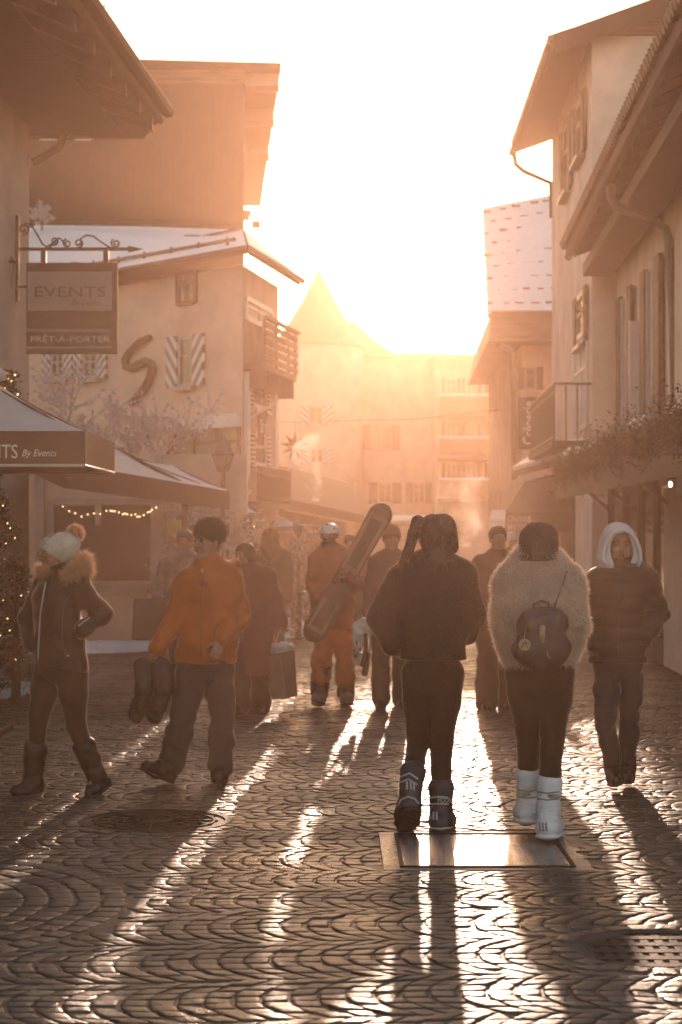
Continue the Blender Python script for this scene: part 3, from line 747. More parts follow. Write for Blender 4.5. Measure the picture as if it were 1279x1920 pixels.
# --- D: turret and the houses closing the street
def turret():
    Y0 = 108; c = P(598, 0, Y0); r = 83/FPX*Y0
    t = thing('round_tower', 'round tower with a pointed conical roof at the end of the street', 'tower', (c.x, c.y, 0))
    zt = P(0, 650, Y0).z; zp = P(0, 507, Y0).z; hh = zp-zt
    MB().lathe((c.x, c.y, 0), [(r, -.02), (r, zt)], 40).build('wall', M_PLC, t, smooth=True)
    MB().lathe((c.x, c.y, zt), [(r*.95, -.2), (r*1.06, -.1), (r*1.05, .04), (r*.80, hh*.2), (r*.40, hh*.58), (.05, hh), (.04, hh+.15), (.01, hh+.5)], 40).build('roof', M_SLATE, t, smooth=True)
    F = Fac((c.x-1, c.y-r), (c.x+1, c.y-r))
    fwin(t, F, 580, 606, 762, 796, M_SHUT, True, 1, sw=.5); fwin(t, F, 582, 606, 842, 868, M_SHUT, True, 1, sw=.5)
    Y1 = 109; X = lambda px, Y=Y1: P(px, 0, Y).x
    t = thing('tower_house', 'pale house with dark roof joined to the round tower', 'house', (X(750), Y1, 0))
    F = Fac((X(676), Y1), (X(818), Y1)); ze = P(0, 672, Y1).z
    MB().fbox(F, 0, F.L, 0, 9, -.02, ze).build('wall', M_PLC, t)
    MB().prism([(X(655), Y1+1.5, ze), (X(760), Y1+1.5, ze), (X(700), Y1+1.5, ze+1.3), (X(655), Y1+1.5, ze+2.5)], (0, 5, 0)).build('roof', M_SLATE, t)
    MB().hexa([(X(670), Y1-.7, ze), (X(826), Y1-.7, ze), (X(826), Y1+8, ze+.1), (X(670), Y1+8, ze+.1), (X(670), Y1-.7, ze+.25), (X(826), Y1-.7, ze+.25), (X(826), Y1+8, ze+.35), (X(670), Y1+8, ze+.35)]).build('eave', M_SLATE, t)
    for a in ((697, 733, 798, 843), (709, 735, 905, 943)): fwin(t, F, *a, M_BEAM, True, 1, sw=.5)
    fwin(t, F, 775, 797, 905, 943, M_BEAM, True, 1, sw=.4)
    a = thing('snowy_awning', 'flat awning under snow at the foot of the pale tower house', 'awning', (X(745, 100), 100, 0))
    p, q = P(683, 985, 100), P(812, 966, 100)
    MB().box(p.x, q.x, 100, 103, p.z-.02, p.z+.18).build('cover', M_DARKW, a); MB().box(p.x-.02, q.x+.02, 99.9, 102.9, p.z+.185, q.z).build('snow', M_SNOW, a, bevel=.08)
    for x in (p.x+.1, q.x-.1): MB().tube([(x, 100.2, 0), (x, 100.2, p.z)], .06, 6).build('post', M_DARKW, a)
    Y2 = 104; X = lambda px, Y=Y2: P(px, 0, Y).x
    t = thing('balcony_house', 'hazy house with stacked snowy balconies right of the street end', 'house', (X(890), Y2, 0))
    F = Fac((X(817), Y2), (X(985), Y2)); ze = P(0, 674, Y2).z
    MB().fbox(F, 0, F.L, 0, 9, -.02, ze).build('wall', M_PLA, t)
    MB().hexa([(X(806), Y2-1, ze-.02), (X(990), Y2-1, ze-.02), (X(990), Y2+8, ze+.1), (X(806), Y2+8, ze+.1), (X(806), Y2-1, ze+.22), (X(990), Y2-1, ze+.22), (X(990), Y2+8, ze+.35), (X(806), Y2+8, ze+.35)]).build('roof', M_SLATE, t)
    for y0 in (776, 856, 934):
        z = P(0, y0, Y2-1.5).z; a, c_ = X(822), X(975)
        bl = MB().box(a, c_, Y2-1.5, Y2-.01, z-.18, z).build('balcony', M_WOODH, t)
        MB().box(a, c_, Y2-1.48, Y2-1.4, z+.08, z+.95).build('balustrade', M_WOODH, bl)
        MB().box(a-.03, c_, Y2-1.55, Y2-1.33, z+.952, z+1.07).build('snow', M_SNOW, bl, bevel=.03)
        for px in (836, 874, 917): fwin(t, F, px, px+20, y0-66, y0-34, M_BEAM, False, 1, sw=.2)
turret()
def far_block():   # mass behind everything, closing the street in the haze
    t = thing('distant_block', 'faint roofline far behind the round tower', 'building', (-6, 135, 0))
    MB().box(-22, 8, 135, 145, -.02, 9.5).build('wall', M_PLA, t)
    MB().prism([(-22.4, 134.4, 9.5), (8.4, 134.4, 9.5), (8.4, 134.4, 9.8), (-22.4, 134.4, 9.8)], (0, 6, 1.0)).build('roof', M_SLATE, t)
far_block()

# --- star hung over the street
def star():
    t = thing('star_decoration', 'dark many pointed star hanging over the street before the tower', 'decoration', tuple(P(553, 836, 50)))
    c = P(553, 836, 50); n = 9; b = MB(); pts = []
    for i in range(2*n):
        r = .40 if i % 2 == 0 else .16
        a = math.pi*i/n+.17; pts.append((c.x+r*math.cos(a), c.y, c.z+r*math.sin(a)))
    k = len(b.v); b.v += [(c.x, c.y-.12, c.z), (c.x, c.y+.12, c.z)]+pts
    for i in range(2*n): j = (i+1) % (2*n); b.f += [(k, k+2+j, k+2+i), (k+1, k+2+i, k+2+j)]
    b.build('star', M_DARKW, t)
    MB().tube([(c.x, c.y, c.z+.3), (c.x, c.y, c.z+.62)], .006, 4).tube([(-2.4, 50, c.z+.82), (c.x-.9, 50, c.z+.66), (c.x, 50, c.z+.62), (2, 50, c.z+.7), (4.2, 50, c.z+.95)], .008, 4).build('cable', M_WIRON, t)
star()

# --- right side
def tiles(b, p0, p1, n, r, dx=0, dz=0):               # row of rounded tile noses along an eave
    for i in range(n):
        c = Vector(p0).lerp(Vector(p1), (i+.5)/n); b.tube([c+Vector((-.05, 0, -.01)), c+Vector((.30, 0, .10))], [r, r*1.1], 8)
def house_f():
    t = thing('gable_house', 'tall pink plaster house on the right with a snow guarded tile eave', 'house', (5, 30, 0))
    F = Fac((3.96, 38), (3.90, 30)); F = Fac((4.14, 37.7), (3.92, 30)); G = Fac((3.92, 30), (9.5, 30)); ze = 9.2
    MB().prism([(3.92, 30, -.02), (9.5, 30, -.02), (9.5, 37.7, -.02), (4.14, 37.7, -.02)], (0, 0, ze+.2)).build('wall', mat('pink_plaster', (.80, .62, .52), .9, .17, 1.3, .5, 22), t)
    MB().prism([(3.92, 30.003, ze+.2), (9.5, 30.003, ze+.2), (9.5, 30.003, ze+2.4)], (0, 7.6, 0)).build('gable', M_WOODH, t)
    eA, eB = Vector((3.29, 29.7, ze-.08)), Vector((3.44, 38, ze-.08)); sl = .36
    q = 6.2
    rf = MB().hexa([eA, (eA.x+q, eA.y, eA.z+q*sl), (eB.x+q, eB.y, eB.z+q*sl), eB, eA+Vector((0, 0, .17)), (eA.x+q, eA.y, eA.z+q*sl+.17), (eB.x+q, eB.y, eB.z+q*sl+.17), eB+Vector((0, 0, .17))]).build('roof', M_SOFF, t)
    b = MB(); tiles(b, eA+Vector((-.02, 0, .16)), eB+Vector((-.02, 0, .16)), 36, .07); b.build('tile', M_TILE, rf)
    b = MB(); b.prism([(eA.x, eA.y-.05, eA.z-.12), (eA.x+q, eA.y-.05, eA.z+q*sl-.12), (eA.x+q, eA.y-.05, eA.z+q*sl+.2), (eA.x, eA.y-.05, eA.z+.2)], (0, .047, 0)); b.build('verge_board', M_BEAM, rf)
    b = MB(); b.tube([eA+Vector((-.06, .1, .02)), eB+Vector((-.06, .1, .02))], .06, 8); b.build('gutter', M_GUT, rf)
    e = eB+Vector((-.02, 0, 0))
    MB().tube([e, e+Vector((.04, 0, -.22)), e+Vector((.2, 0, -.36)), (4.12, 37.72, ze-.72), (4.14, 37.72, ze-1.4)], .05, 8).build('downpipe', M_ZINC, t, smooth=True)
    M_SH = wood('shutter_wood', (.12, .07, .045), (1, 1, 3), .08, 'Z')
    for a, c, y0, y1 in ((1060, 1071, 248, 352), (1084, 1096, 205, 285)):
        fwin(t, F, a, c, y0, y1, M_SH, True, 0, frame_m=M_FRAME, sw=.45)
    fwin(t, F, 1086, 1100, 560, 640, M_SH, True, 0, sw=.4)
    fwin(t, F, 1080, 1104, 640, 800, None, False, 1, frame_m=M_WHITE, glass=M_CURT)
    # wrought balcony
    bal = MB().fbox(F, 2.4, 7.7, -.62, -.003, 2.95, 3.06).build('balcony', M_DARKW, t)
    rail(bal, F, 2.45, 7.65, -.58, 3.06, 3.95, M_WIRON, .14, .012)
    b = MB(); rr = [F.pt(7.65, y, 3.06) for y in (-.58, -.4, -.2)]
    for y in (-.58, -.4, -.22): b.tube([F.pt(7.65, y, 3.06), F.pt(7.65, y, 3.95)], .012, 5)
    b.tube([F.pt(7.65, -.58, 3.95), F.pt(7.65, 0, 3.95)], .024, 6); b.build('railing_end', M_WIRON, bal)
    Q = lambda x, y: tuple(P(x, y, 30.6)); b = MB()
    b.tube([Q(1118, 532), Q(1118, 588)], .014, 6); b.tube([Q(1118, 584), Q(1080, 584)], .013, 6)
    sc2 = lambda c, r: [tuple(P(c[0]+(r*i/20)*math.cos(i*.45), c[1]+(r*i/20)*math.sin(i*.45), 30.6)) for i in range(2, 21)]
    b.tube(sc2((1103, 570), 14), .012, 5); b.tube(sc2((1110, 533), 8), .012, 5)
    o = b.build('iron_bracket', M_WIRON, None, base=Q(1118, 560)); tag(o, 'curled wrought iron bracket on the pale wall at the right', 'bracket')
house_f()
def house_g():
    t = thing('near_house', 'nearest house on the right with scalloped tile eave, zinc gutter and downpipe', 'house', (4.2, 24, 0))
    F = Fac((4.28, 29.8), (3.62, 11.0))
    MB().prism([(4.28, 29.8, -.02), (3.62, 11, -.02), (12, 11, -.02), (12, 29.8, -.02)], (0, 0, 6.1)).build('wall', mat('ochre_plaster', (.78, .58, .46), .9, .17, 1.3, .5, 22), t)
    z = 5.94; eA, eB = Vector((2.70, 12.4, z)), Vector((3.50, 29.9, z)); sl = .42; q = 7
    rf = MB().hexa([eA, (eA.x+q, eA.y, eA.z+q*sl), (eB.x+q, eB.y, eB.z+q*sl), eB, eA+Vector((0, 0, .14)), (eA.x+q, eA.y, eA.z+q*sl+.14), (eB.x+q, eB.y, eB.z+q*sl+.14), eB+Vector((0, 0, .14))]).build('roof', M_SOFF, t)
    b = MB(); tiles(b, eA+Vector((-.03, 0, .14)), eB+Vector((-.03, 0, .14)), 88, .065); b.build('tile', M_TILE, rf)
    b = MB(); b.tube([eA+Vector((.04, 0, -.03)), eB+Vector((.04, 0, -.03))], .06, 8); b.build('gutter', M_GUT, rf)
    y = 12.8
    while y < 29.8:
        x = eA.x+(eB.x-eA.x)*(y-12.4)/17.5
        b = MB(); b.hexa([(x+.12, y-.05, z-.06), (x+1.1, y-.05, z-.06+.98*sl), (x+1.1, y+.05, z-.06+.98*sl), (x+.12, y+.05, z-.06), (x+.12, y-.05, z+.045), (x+1.1, y-.05, z+.98*sl+.045), (x+1.1, y+.05, z+.98*sl+.045), (x+.12, y+.05, z+.045)])
        y += .65; b.build('rafter', M_BEAM, rf)
    b = MB().hexa([(2.95, 12.4, z-.34), (3.55, 12.4, z-.34), (4.2, 29.8, z-.34), (3.75, 29.8, z-.34), (2.95, 12.4, z-.16), (3.55, 12.4, z-.16), (4.2, 29.8, z-.16), (3.75, 29.8, z-.16)]); b.build('soffit', M_SOFF, t)
    Yp = 23.4
    pts = [P(1145, 345, Yp), P(1146, 372, Yp), P(1156, 388, Yp), P(1225, 415, Yp), P(1248, 428, Yp), P(1254, 450, Yp), P(1262, 600, Yp), P(1266, 760, Yp)]
    MB().tube([tuple(p) for p in pts], .055, 8).build('downpipe', M_ZINC, t, smooth=True)
    M_SH = wood('shutter_wood', (.12, .07, .045)); 
    for x0, x1 in ((1.2, 2.0), (4.2, 5.1), (8.4, 9.4), (12, 13)):
        wl = MB().fbox(F, x0, x1, -.012, .03, 3.2, 5.1).build('window', M_GLASS, t)
        b = MB(); b.fbox(F, x0-.05, x0+.06, -.06, -.013, 3.2, 5.1).fbox(F, x1-.06, x1+.05, -.06, -.013, 3.2, 5.1).fbox(F, (x0+x1)/2-.03, (x0+x1)/2+.03, -.05, -.014, 3.2, 5.1); b.build('frame', M_WHITE, wl)
        for a, c in ((x0-.55, x0-.06), (x1+.06, x1+.55)): MB().fbox(F, a, c, -.09, -.03, 3.15, 5.15).build('shutter', M_SH, wl)
    # open french window catching the light
    b = MB(); b.fbox(F, 3.2, 3.26, -.18, -.003, 3.15, 4.55); b.build('open_sash', M_WHITE, t)
    # shopfront at street level
    sf = MB().fbox(F, .15, 18.5, -.10, -.003, .02, 2.75).build('shopfront', M_DARKW, t)
    b = MB()
    for x in (.2, 2.1, 4.0, 5.6, 7.6, 9.6, 11.6, 13.6): b.fbox(F, x, x+.14, -.16, -.101, 0, 2.7)
    b.fbox(F, .15, 15, -.155, -.101, 0.02, .35); b.build('mullion', M_BEAM, sf)
    b = MB()
    for x in (.4, 2.3, 4.2, 5.8, 7.8, 9.8, 11.8): b.fbox(F, x, x+1.5, -.112, -.1005, .45, 2.2)
    b.build('pane', M_GLASS, sf)
    MB().fbox(F, 7.0, 9.2, -.20, -.165, .05, 2.15).build('pale_panel', M_PLC, sf)
    # long timber canopy with snow and dry garlands
    c = thing('shop_canopy', 'long dark canopy with dry garland and patches of snow over the shops on the right', 'canopy', (3.4, 22, 2.6))
    a0, a1 = Vector((2.78, 14.0, 2.66)), Vector((3.22, 28.6, 2.66))
    MB().hexa([a0+Vector((0, 0, -.1)), (3.60, 14, 3.02), (4.12, 28.6, 3.02), a1+Vector((0, 0, -.1)), a0+Vector((0, 0, 0)), (3.60, 14, 3.12), (4.12, 28.6, 3.12), a1]).build('roof', M_DARKW, c)
    b = MB(); n = 24
    for i in range(n):
        p, q = a0.lerp(a1, i/n), a0.lerp(a1, (i+1)/n); b.hexa([p+Vector((-.02, 0, -.55)), q+Vector((-.02, 0, -.55)), q+Vector((.0, 0, -.55)), p+Vector((.0, 0, -.55)), p+Vector((-.02, 0, -.003)), q+Vector((-.02, 0, -.003)), q+Vector((0, 0, -.003)), p+Vector((0, 0, -.003))])
    b.build('valance', M_DARKW, c)
    rnd = random.Random(9); b = MB(); s = MB()
    for i in range(9000):
        u = rnd.random(); p = a0.lerp(a1, u)+Vector((rnd.gauss(-.03, .06), 0, rnd.gauss(-.13, .12)+.05*math.sin(u*40)))
        d = Vector((rnd.gauss(0, 1), rnd.gauss(0, 1), rnd.gauss(-.2, 1))).normalized()*rnd.uniform(.03, .08); e = Vector((rnd.gauss(0, 1), rnd.gauss(0, 1), rnd.gauss(0, 1))).normalized()*.012
        k = len(b.v); b.v += [tuple(p-e), tuple(p+e), tuple(p+d)]; b.f.append((k, k+1, k+2))
    b.build('garland', glow_mat('dry_garland', (.055, .038, .02), .25), c)
    for u0, u1, hh in ((.16, .24, .05), (.32, .50, .10), (.55, .60, .05), (.64, .80, .08), (.83, .98, .13)):
        pts = []; rr = []
        for k in range(9):
            p = a0.lerp(a1, u0+(u1-u0)*k/8)+Vector((.12+rnd.uniform(-.03, .03), 0, .05+rnd.uniform(0, .03))); pts.append(p); rr.append(hh*math.sin(math.pi*(k+.6)/9.2)**.5*rnd.uniform(.8, 1.1))
        s.tube(pts, rr, 8)
    s.build('snow', M_SNOW, c, smooth=True)
    for y in (14.6, 18.2, 22, 25.6, 28.3):
        x = 2.82+(y-14)*.0301; MB().tube([(x+.04, y, 2.55), (x+.7, y, 1.95)], .03, 6).build('strut', M_BEAM, c)
    w = thing('shop_notice', 'small pale board at the right edge under the canopy', 'sign', (3.7, 18, 1.9))
    p, q = P(1269, 928, 20), P(1300, 842, 20); MB().box(p.x, q.x, 20, 20.03, p.z, q.z).build('board', M_WHITE, w)
    MB().tube([(p.x+.1, 20.015, q.z), (p.x+.1, 20.015, 2.55)], .006, 4).build('hanging_wire', M_WIRON, w)
    l = thing('shop_lamp', 'small lamp glinting beneath the right hand canopy', 'lamp', tuple(P(1257, 908, 19.5)))
    c_ = P(1257, 908, 19.5); lo = MB().ball(c_, .017, 10, 6, (1, 1, 1.7)).build('bulb', mat('lit_bulb', (1, .9, .8), .4, emit=(1, .86, .7), es=6), l, smooth=True)
    MB().tube([(c_.x, c_.y, c_.z+.05), (c_.x, c_.y, 2.6)], .006, 5).lathe((c_.x, c_.y, c_.z+.04), [(.06, 0), (.02, .06)], 10).build('shade', M_WIRON, l)
house_g()
def house_h():
    t = thing('creperie_house', 'hazy house with a snowy roof full of snow hooks beside the low sun', 'house', (5, 45, 0))
    X0 = 4.15
    MB().box(X0, 9, 44, 54, -.02, 6.1).build('wall', M_PLA, t)
    F = Fac((X0, 54), (X0, 44))
    e0, e1 = P(893, 640, 43), P(1040, 640, 43); 
    MB().hexa([(3.30, 43, 5.9), (9, 43, 5.9), (9, 56, 5.9), (3.7, 56, 5.9), (3.4, 43.3, 6.6), (9, 43.3, 6.6), (9, 55.5, 6.6), (3.8, 55.5, 6.6)]).build('eave_band', M_WOODH, t)
    a, b_, c, d = P(915, 562, 44), P(1060, 562, 44), P(1060, 366, 49), P(905, 396, 49)
    a.z = 6.62; b_.z = 6.62
    rf = MB().prism([a, b_, c, d], (.0, .14, -.10)).build('roof', M_SLATE, t)
    nrm = (b_-a).cross(d-a).normalized(); nrm = -nrm if nrm.y > 0 else nrm
    MB().prism([p+nrm*.004 for p in (a, b_, c, d)], nrm*.09).build('snow', M_SNOW, rf)
    b = MB(); rows = 9; rh = random.Random(31)
    for i in range(rows):
        v = (i+.5)/rows
        for j in range(5):
            u = (j+.25+(.5 if i % 2 else 0)+rh.uniform(-.12, .12))/5.4; w_ = rh.uniform(.05, .12); p = a.lerp(b_, u).lerp(d.lerp(c, u), v)+nrm*.12; MB().box(p.x-w_, p.x+w_, p.y-.03, p.y+.03, p.z-.03, p.z+rh.uniform(.0, .035)).build('snow_hook', M_TILE, rf)
    q = [P(962, 668, 44), P(955, 655, 43.8), P(935, 648, 43.5)]
    MB().tube([tuple(P(966, 900, 43.9)), *[tuple(x) for x in q]], .07, 8).build('downpipe', M_ZINC, t, smooth=True)
    G = Fac((X0, 44), (9, 44)); fwin(t, G, 985, 1004, 690, 730, M_BEAM, True, 0, sw=.15)
    s = thing('creperie_sign', 'vertical projecting sign with lettering Crêperie', 'sign', tuple(P(990, 790, 38)))
    p, q = P(972, 842, 38), P(1011, 744, 38)
    MB().box(p.x, q.x, 38, 38.08, p.z, q.z).build('board', M_DARKW, s, bevel=.01)
    text('lettering', 'Crêperie', .30, M_TEXTC, s, ((p.x+q.x)/2, 37.99, (p.z+q.z)/2), xdir=(0, 0, 1), zdir=(-1, 0, 0), fit=(q.z-p.z)*.82)
    MB().box(q.x-.01, 4.2, 38.02, 38.06, p.z+.2, p.z+.24).box(q.x-.01, 4.2, 38.02, 38.06, q.z-.24, q.z-.2).build('bracket', M_WIRON, s)
    # low annexe under the hazy house: closes the view below
    k = thing('shop_annexe', 'low shop annexe with a snow edged roof between the crêperie sign and the canopy', 'shop', (3.7, 33, 0))
    a, c = P(968, 881, 38), P(1066, 830, 31)
    MB().prism([(a.x+.45, 39.5, 0), (c.x+.35, 30.9, 0), (c.x+1.2, 30.9, 0), (a.x+1.2, 39.5, 0)], (0, 0, 2.70)).build('wall', M_DARKW, k)
    MB().hexa([(a.x, 39, a.z-.12), (c.x, 31, a.z-.12), (c.x+.5, 31, c.z+.02), (a.x+.6, 39, c.z+.02), (a.x, 39, a.z), (c.x, 31, a.z), (c.x+.5, 31, c.z+.12), (a.x+.6, 39, c.z+.12)]).build('roof', M_DARKW, k)
    MB().hexa([(a.x+.01, 38.9, a.z+.01), (c.x+.01, 31.1, a.z+.01), (c.x+.45, 31.1, c.z+.12), (a.x+.55, 38.9, c.z+.12), (a.x+.0, 38.9, a.z+.09), (c.x+.0, 31.1, a.z+.09), (c.x+.45, 31.1, c.z+.22), (a.x+.55, 38.9, c.z+.22)]).build('snow', M_SNOW, k)
    # creperie awning with its two line lettering
    w = thing('creperie_awning', 'dark awning lettered CREPERIE BRETONNE over the shop on the right', 'awning', tuple(P(1000, 950, 33)))
    Y = 33; A = lambda x, y, d=0: P(x, y, Y+d)
    tp = [A(985, 905, 1.4), A(1100, 890, 1.4), A(1100, 962), A(948, 962)]
    MB().prism([tuple(x) for x in tp], (0, .02, .03)).build('slope', M_CANV, w)
    MB().hexa([A(946, 998), A(1100, 998), A(1100, 998, .02), A(946, 998, .02), A(948, 961.5), A(1100, 961.5), A(1100, 961.5, .02), A(948, 961.5, .02)]).build('valance', M_CANV, w)
    MB().prism([tuple(A(946, 998, .03)), tuple(A(948, 962, .03)), tuple(A(985, 905, 1.4)), tuple(A(972, 998, 1.4))], (.012, 0, 0)).build('cheek', M_CANV, w)
    text('lettering', 'CREPERIE', .125, M_TEXTC, w, tuple(A(974, 973, -.02)), fit=A(998, 0).x-A(955, 0).x)
    text('lettering', 'BRETONNE', .125, M_TEXTC, w, tuple(A(978, 989, -.02)), fit=A(1005, 0).x-A(953, 0).x)
    for x in (1050, 1075): MB().tube([A(x, 998, .1), tuple(A(x, 998, .1).xy)+(0,)], .02, 6).build('post', M_FRAME, w)
    u = thing('small_white_awning', 'small white awning far off left of the dark lettered awning', 'awning', tuple(P(930, 975, 44)))
    a = P(917, 976, 44); c = P(948, 960, 44.6)
    MB().prism([tuple(a), (c.x, 44, a.z), (c.x, 44.8, c.z), (a.x+.12, 44.8, c.z)], (0, 0, .05)).build('cover', M_SNOW, u)
    MB().box(a.x, c.x, 44.0, 44.03, a.z-.2, a.z-.003).build('valance', M_WHITE, u); MB().tube([(c.x-.03, 44.1, 0), (c.x-.03, 44.1, a.z)], .025, 6).build('post', M_WHITE, u)
house_h()
# ---------------------------------------------------------------- implicit-surface modelling for bodies and clothes
class SDF:
    def __init__(s, res): s.h = res; s.ops = []; s.post = []
    @staticmethod
    def v(p): return np.array([p[0], p[1], p[2]], dtype=np.float64)
    def cone(s, a, b, ra, rb, k=.03, flat=None, f=1.0, sub=False):     # capsule with two radii; flattened by f along direction flat
        a, b = s.v(a), s.v(b); s.ops.append(('c', a, b, ra, rb, k, None if flat is None else s.v(flat)/np.linalg.norm(s.v(flat)), f, sub)); return s
    def chain(s, pts, rs, k=.03, flat=None, f=1.0):
        for i in range(len(pts)-1): s.cone(pts[i], pts[i+1], rs[i], rs[i+1], k, flat, f)
        return s
    def ell(s, c, r, k=.02, M=None, sub=False):                        # ellipsoid, M rows = local axes
        s.ops.append(('e', s.v(c), np.array(r, float), k, np.eye(3) if M is None else np.array(M, float), sub)); return s
    def cut(s, p, n): s.post.append(('cut', s.v(p), s.v(n)/np.linalg.norm(s.v(n)))); return s       # keep the side opposite to n
    def folds(s, amp, freq=14, seed=0, zq=None, stretch=(1, 1, 1)): s.post.append(('folds', amp, freq, seed, zq, stretch)); return s
    def mesh(s):
        h = s.h; lo = np.full(3, 1e9); hi = -lo
        for o in s.ops:
            if o[-1]: continue
            if o[0] == 'c': r = max(o[3], o[4])*max(1, o[7]); lo = np.minimum(lo, np.minimum(o[1], o[2])-r); hi = np.maximum(hi, np.maximum(o[1], o[2])+r)
            else: r = o[2].max(); lo = np.minimum(lo, o[1]-r); hi = np.maximum(hi, o[1]+r)
        lo -= .045; hi += .045; n = np.ceil((hi-lo)/h).astype(int)+1
        g = np.full(n, .5, np.float32); ax = [lo[i]+h*np.arange(n[i]) for i in range(3)]
        for o in s.ops:
            if o[0] == 'c':
                _, a, b, ra, rb, k, fd, f, sub = o; r = max(ra, rb)*max(1, f)+k+3*h; l_, u_ = np.minimum(a, b)-r, np.maximum(a, b)+r
            else:
                _, c, rr, k, M, sub = o; r = rr.max()+k+3*h; l_, u_ = c-r, c+r
            i0 = np.clip(np.floor((l_-lo)/h).astype(int), 0, n-1); i1 = np.clip(np.ceil((u_-lo)/h).astype(int)+1, 1, n)
            X = ax[0][i0[0]:i1[0]][:, None, None]; Y = ax[1][i0[1]:i1[1]][None, :, None]; Z = ax[2][i0[2]:i1[2]][None, None, :]
            if X.size == 0 or Y.size == 0 or Z.size == 0: continue
            if o[0] == 'c':
                px, py, pz = X-a[0], Y-a[1], Z-a[2]; ba = b-a; w = 1/f-1
                if fd is not None and f != 1:
                    dt = px*fd[0]+py*fd[1]+pz*fd[2]; px = px+w*dt*fd[0]; py = py+w*dt*fd[1]; pz = pz+w*dt*fd[2]
                    ba = ba+w*np.dot(ba, fd)*fd
                t = np.clip((px*ba[0]+py*ba[1]+pz*ba[2])/(np.dot(ba, ba)+1e-9), 0, 1)
                d = np.sqrt((px-t*ba[0])**2+(py-t*ba[1])**2+(pz-t*ba[2])**2)-(ra+(rb-ra)*t)
                if f < 1: d = d*(.5+.5*f)
            else:
                px, py, pz = X-c[0], Y-c[1], Z-c[2]
                q = [(px*M[i][0]+py*M[i][1]+pz*M[i][2])/rr[i] for i in range(3)]; k0 = np.sqrt(q[0]**2+q[1]**2+q[2]**2)+1e-6
                k1 = np.sqrt((q[0]/rr[0])**2+(q[1]/rr[1])**2+(q[2]/rr[2])**2)+1e-6; d = k0*(k0-1)/k1
            sl_ = g[i0[0]:i1[0], i0[1]:i1[1], i0[2]:i1[2]]
            if sub:
                hh = np.clip(.5-.5*(sl_+d)/k, 0, 1); sl_[...] = sl_*(1-hh)-d*hh+k*hh*(1-hh)
            else:
                hh = np.clip(.5+.5*(d-sl_)/k, 0, 1); sl_[...] = d*(1-hh)+sl_*hh-k*hh*(1-hh)
        for q in s.post:
            X, Y, Z = ax[0][:, None, None], ax[1][None, :, None], ax[2][None, None, :]
            if q[0] == 'cut':
                d = (X-q[1][0])*q[2][0]+(Y-q[1][1])*q[2][1]+(Z-q[1][2])*q[2][2]; np.maximum(g, d.astype(np.float32), out=g)
            else:
                _, amp, fr, seed, zq, st = q; rg = np.random.default_rng(seed); i = np.nonzero(np.abs(g) < .035)
                x, y, z = ax[0][i[0]]*st[0], ax[1][i[1]]*st[1], ax[2][i[2]]*st[2]; a = 0
                wx = .05*np.sin(11*y+seed)+.04*np.sin(17*z+2*seed); wz = .05*np.sin(13*x+seed*3)
                for m_ in range(6):
                    dv = rg.normal(0, 1, 3); dv /= np.linalg.norm(dv); f_ = fr*(1+.55*m_)
                    a = a+np.sin(f_*((x+wx)*dv[0]+y*dv[1]+(z+wz)*dv[2]*1.2)+rg.uniform(0, 6))/(1+.35*m_)
                a = a*amp*.62
                if zq: a = a+zq[1]*(1-np.abs(np.sin(math.pi*(z+.012*np.sin(9*x+5*y))/zq[0]))**.5)
                g[i] += a.astype(np.float32)
        return nets(g, lo, h)

def nets(g, lo, h):
    sg = g < 0; n = np.array(g.shape); cn = n-1
    acc_i, acc_p, quads = [], [], []
    st = np.array([cn[1]*cn[2], cn[2], 1])
    for a in range(3):
        A = [slice(None)]*3; B = [slice(None)]*3; A[a] = slice(0, -1); B[a] = slice(1, None)
        cr = np.argwhere(sg[tuple(A)] != sg[tuple(B)])
        if not len(cr): continue
        i2 = cr.copy(); i2[:, a] += 1; ga = g[tuple(cr.T)].astype(float); gb = g[tuple(i2.T)].astype(float)
        p = cr.astype(float); p[:, a] += ga/(ga-gb)
        b, c = (a+1) % 3, (a+2) % 3; cells = []
        for db, dc in ((0, 0), (-1, 0), (-1, -1), (0, -1)):
            q = cr.copy(); q[:, b] += db; q[:, c] += dc; cells.append(q)
        ok = np.all([(q >= 0).all(1) & (q < cn).all(1) for q in cells], 0)
        ids = [(q@st) for q in cells]
        for q in ids: acc_i.append(q[ok]); acc_p.append(p[ok])
        F = np.stack(ids, 1)[ok]; fl = ga[ok] > 0; F[fl] = F[fl][:, ::-1]; quads.append(F)
    I = np.concatenate(acc_i); Pp = np.concatenate(acc_p); Q = np.concatenate(quads)
    u, inv = np.unique(I, return_inverse=True); cnt = np.bincount(inv)
    V = np.stack([np.bincount(inv, Pp[:, k])/cnt for k in range(3)], 1)*h+lo
    return V, np.searchsorted(u, Q)

def sdf_obj(name, s, m, parent, lab=None):
    V, Q = s.mesh(); off = np.array(root_of(parent).location)
    o = link_mesh(name, np_mesh(name, V-off, Q, True), m, parent)
    if lab: o['label'] = lab
    return o

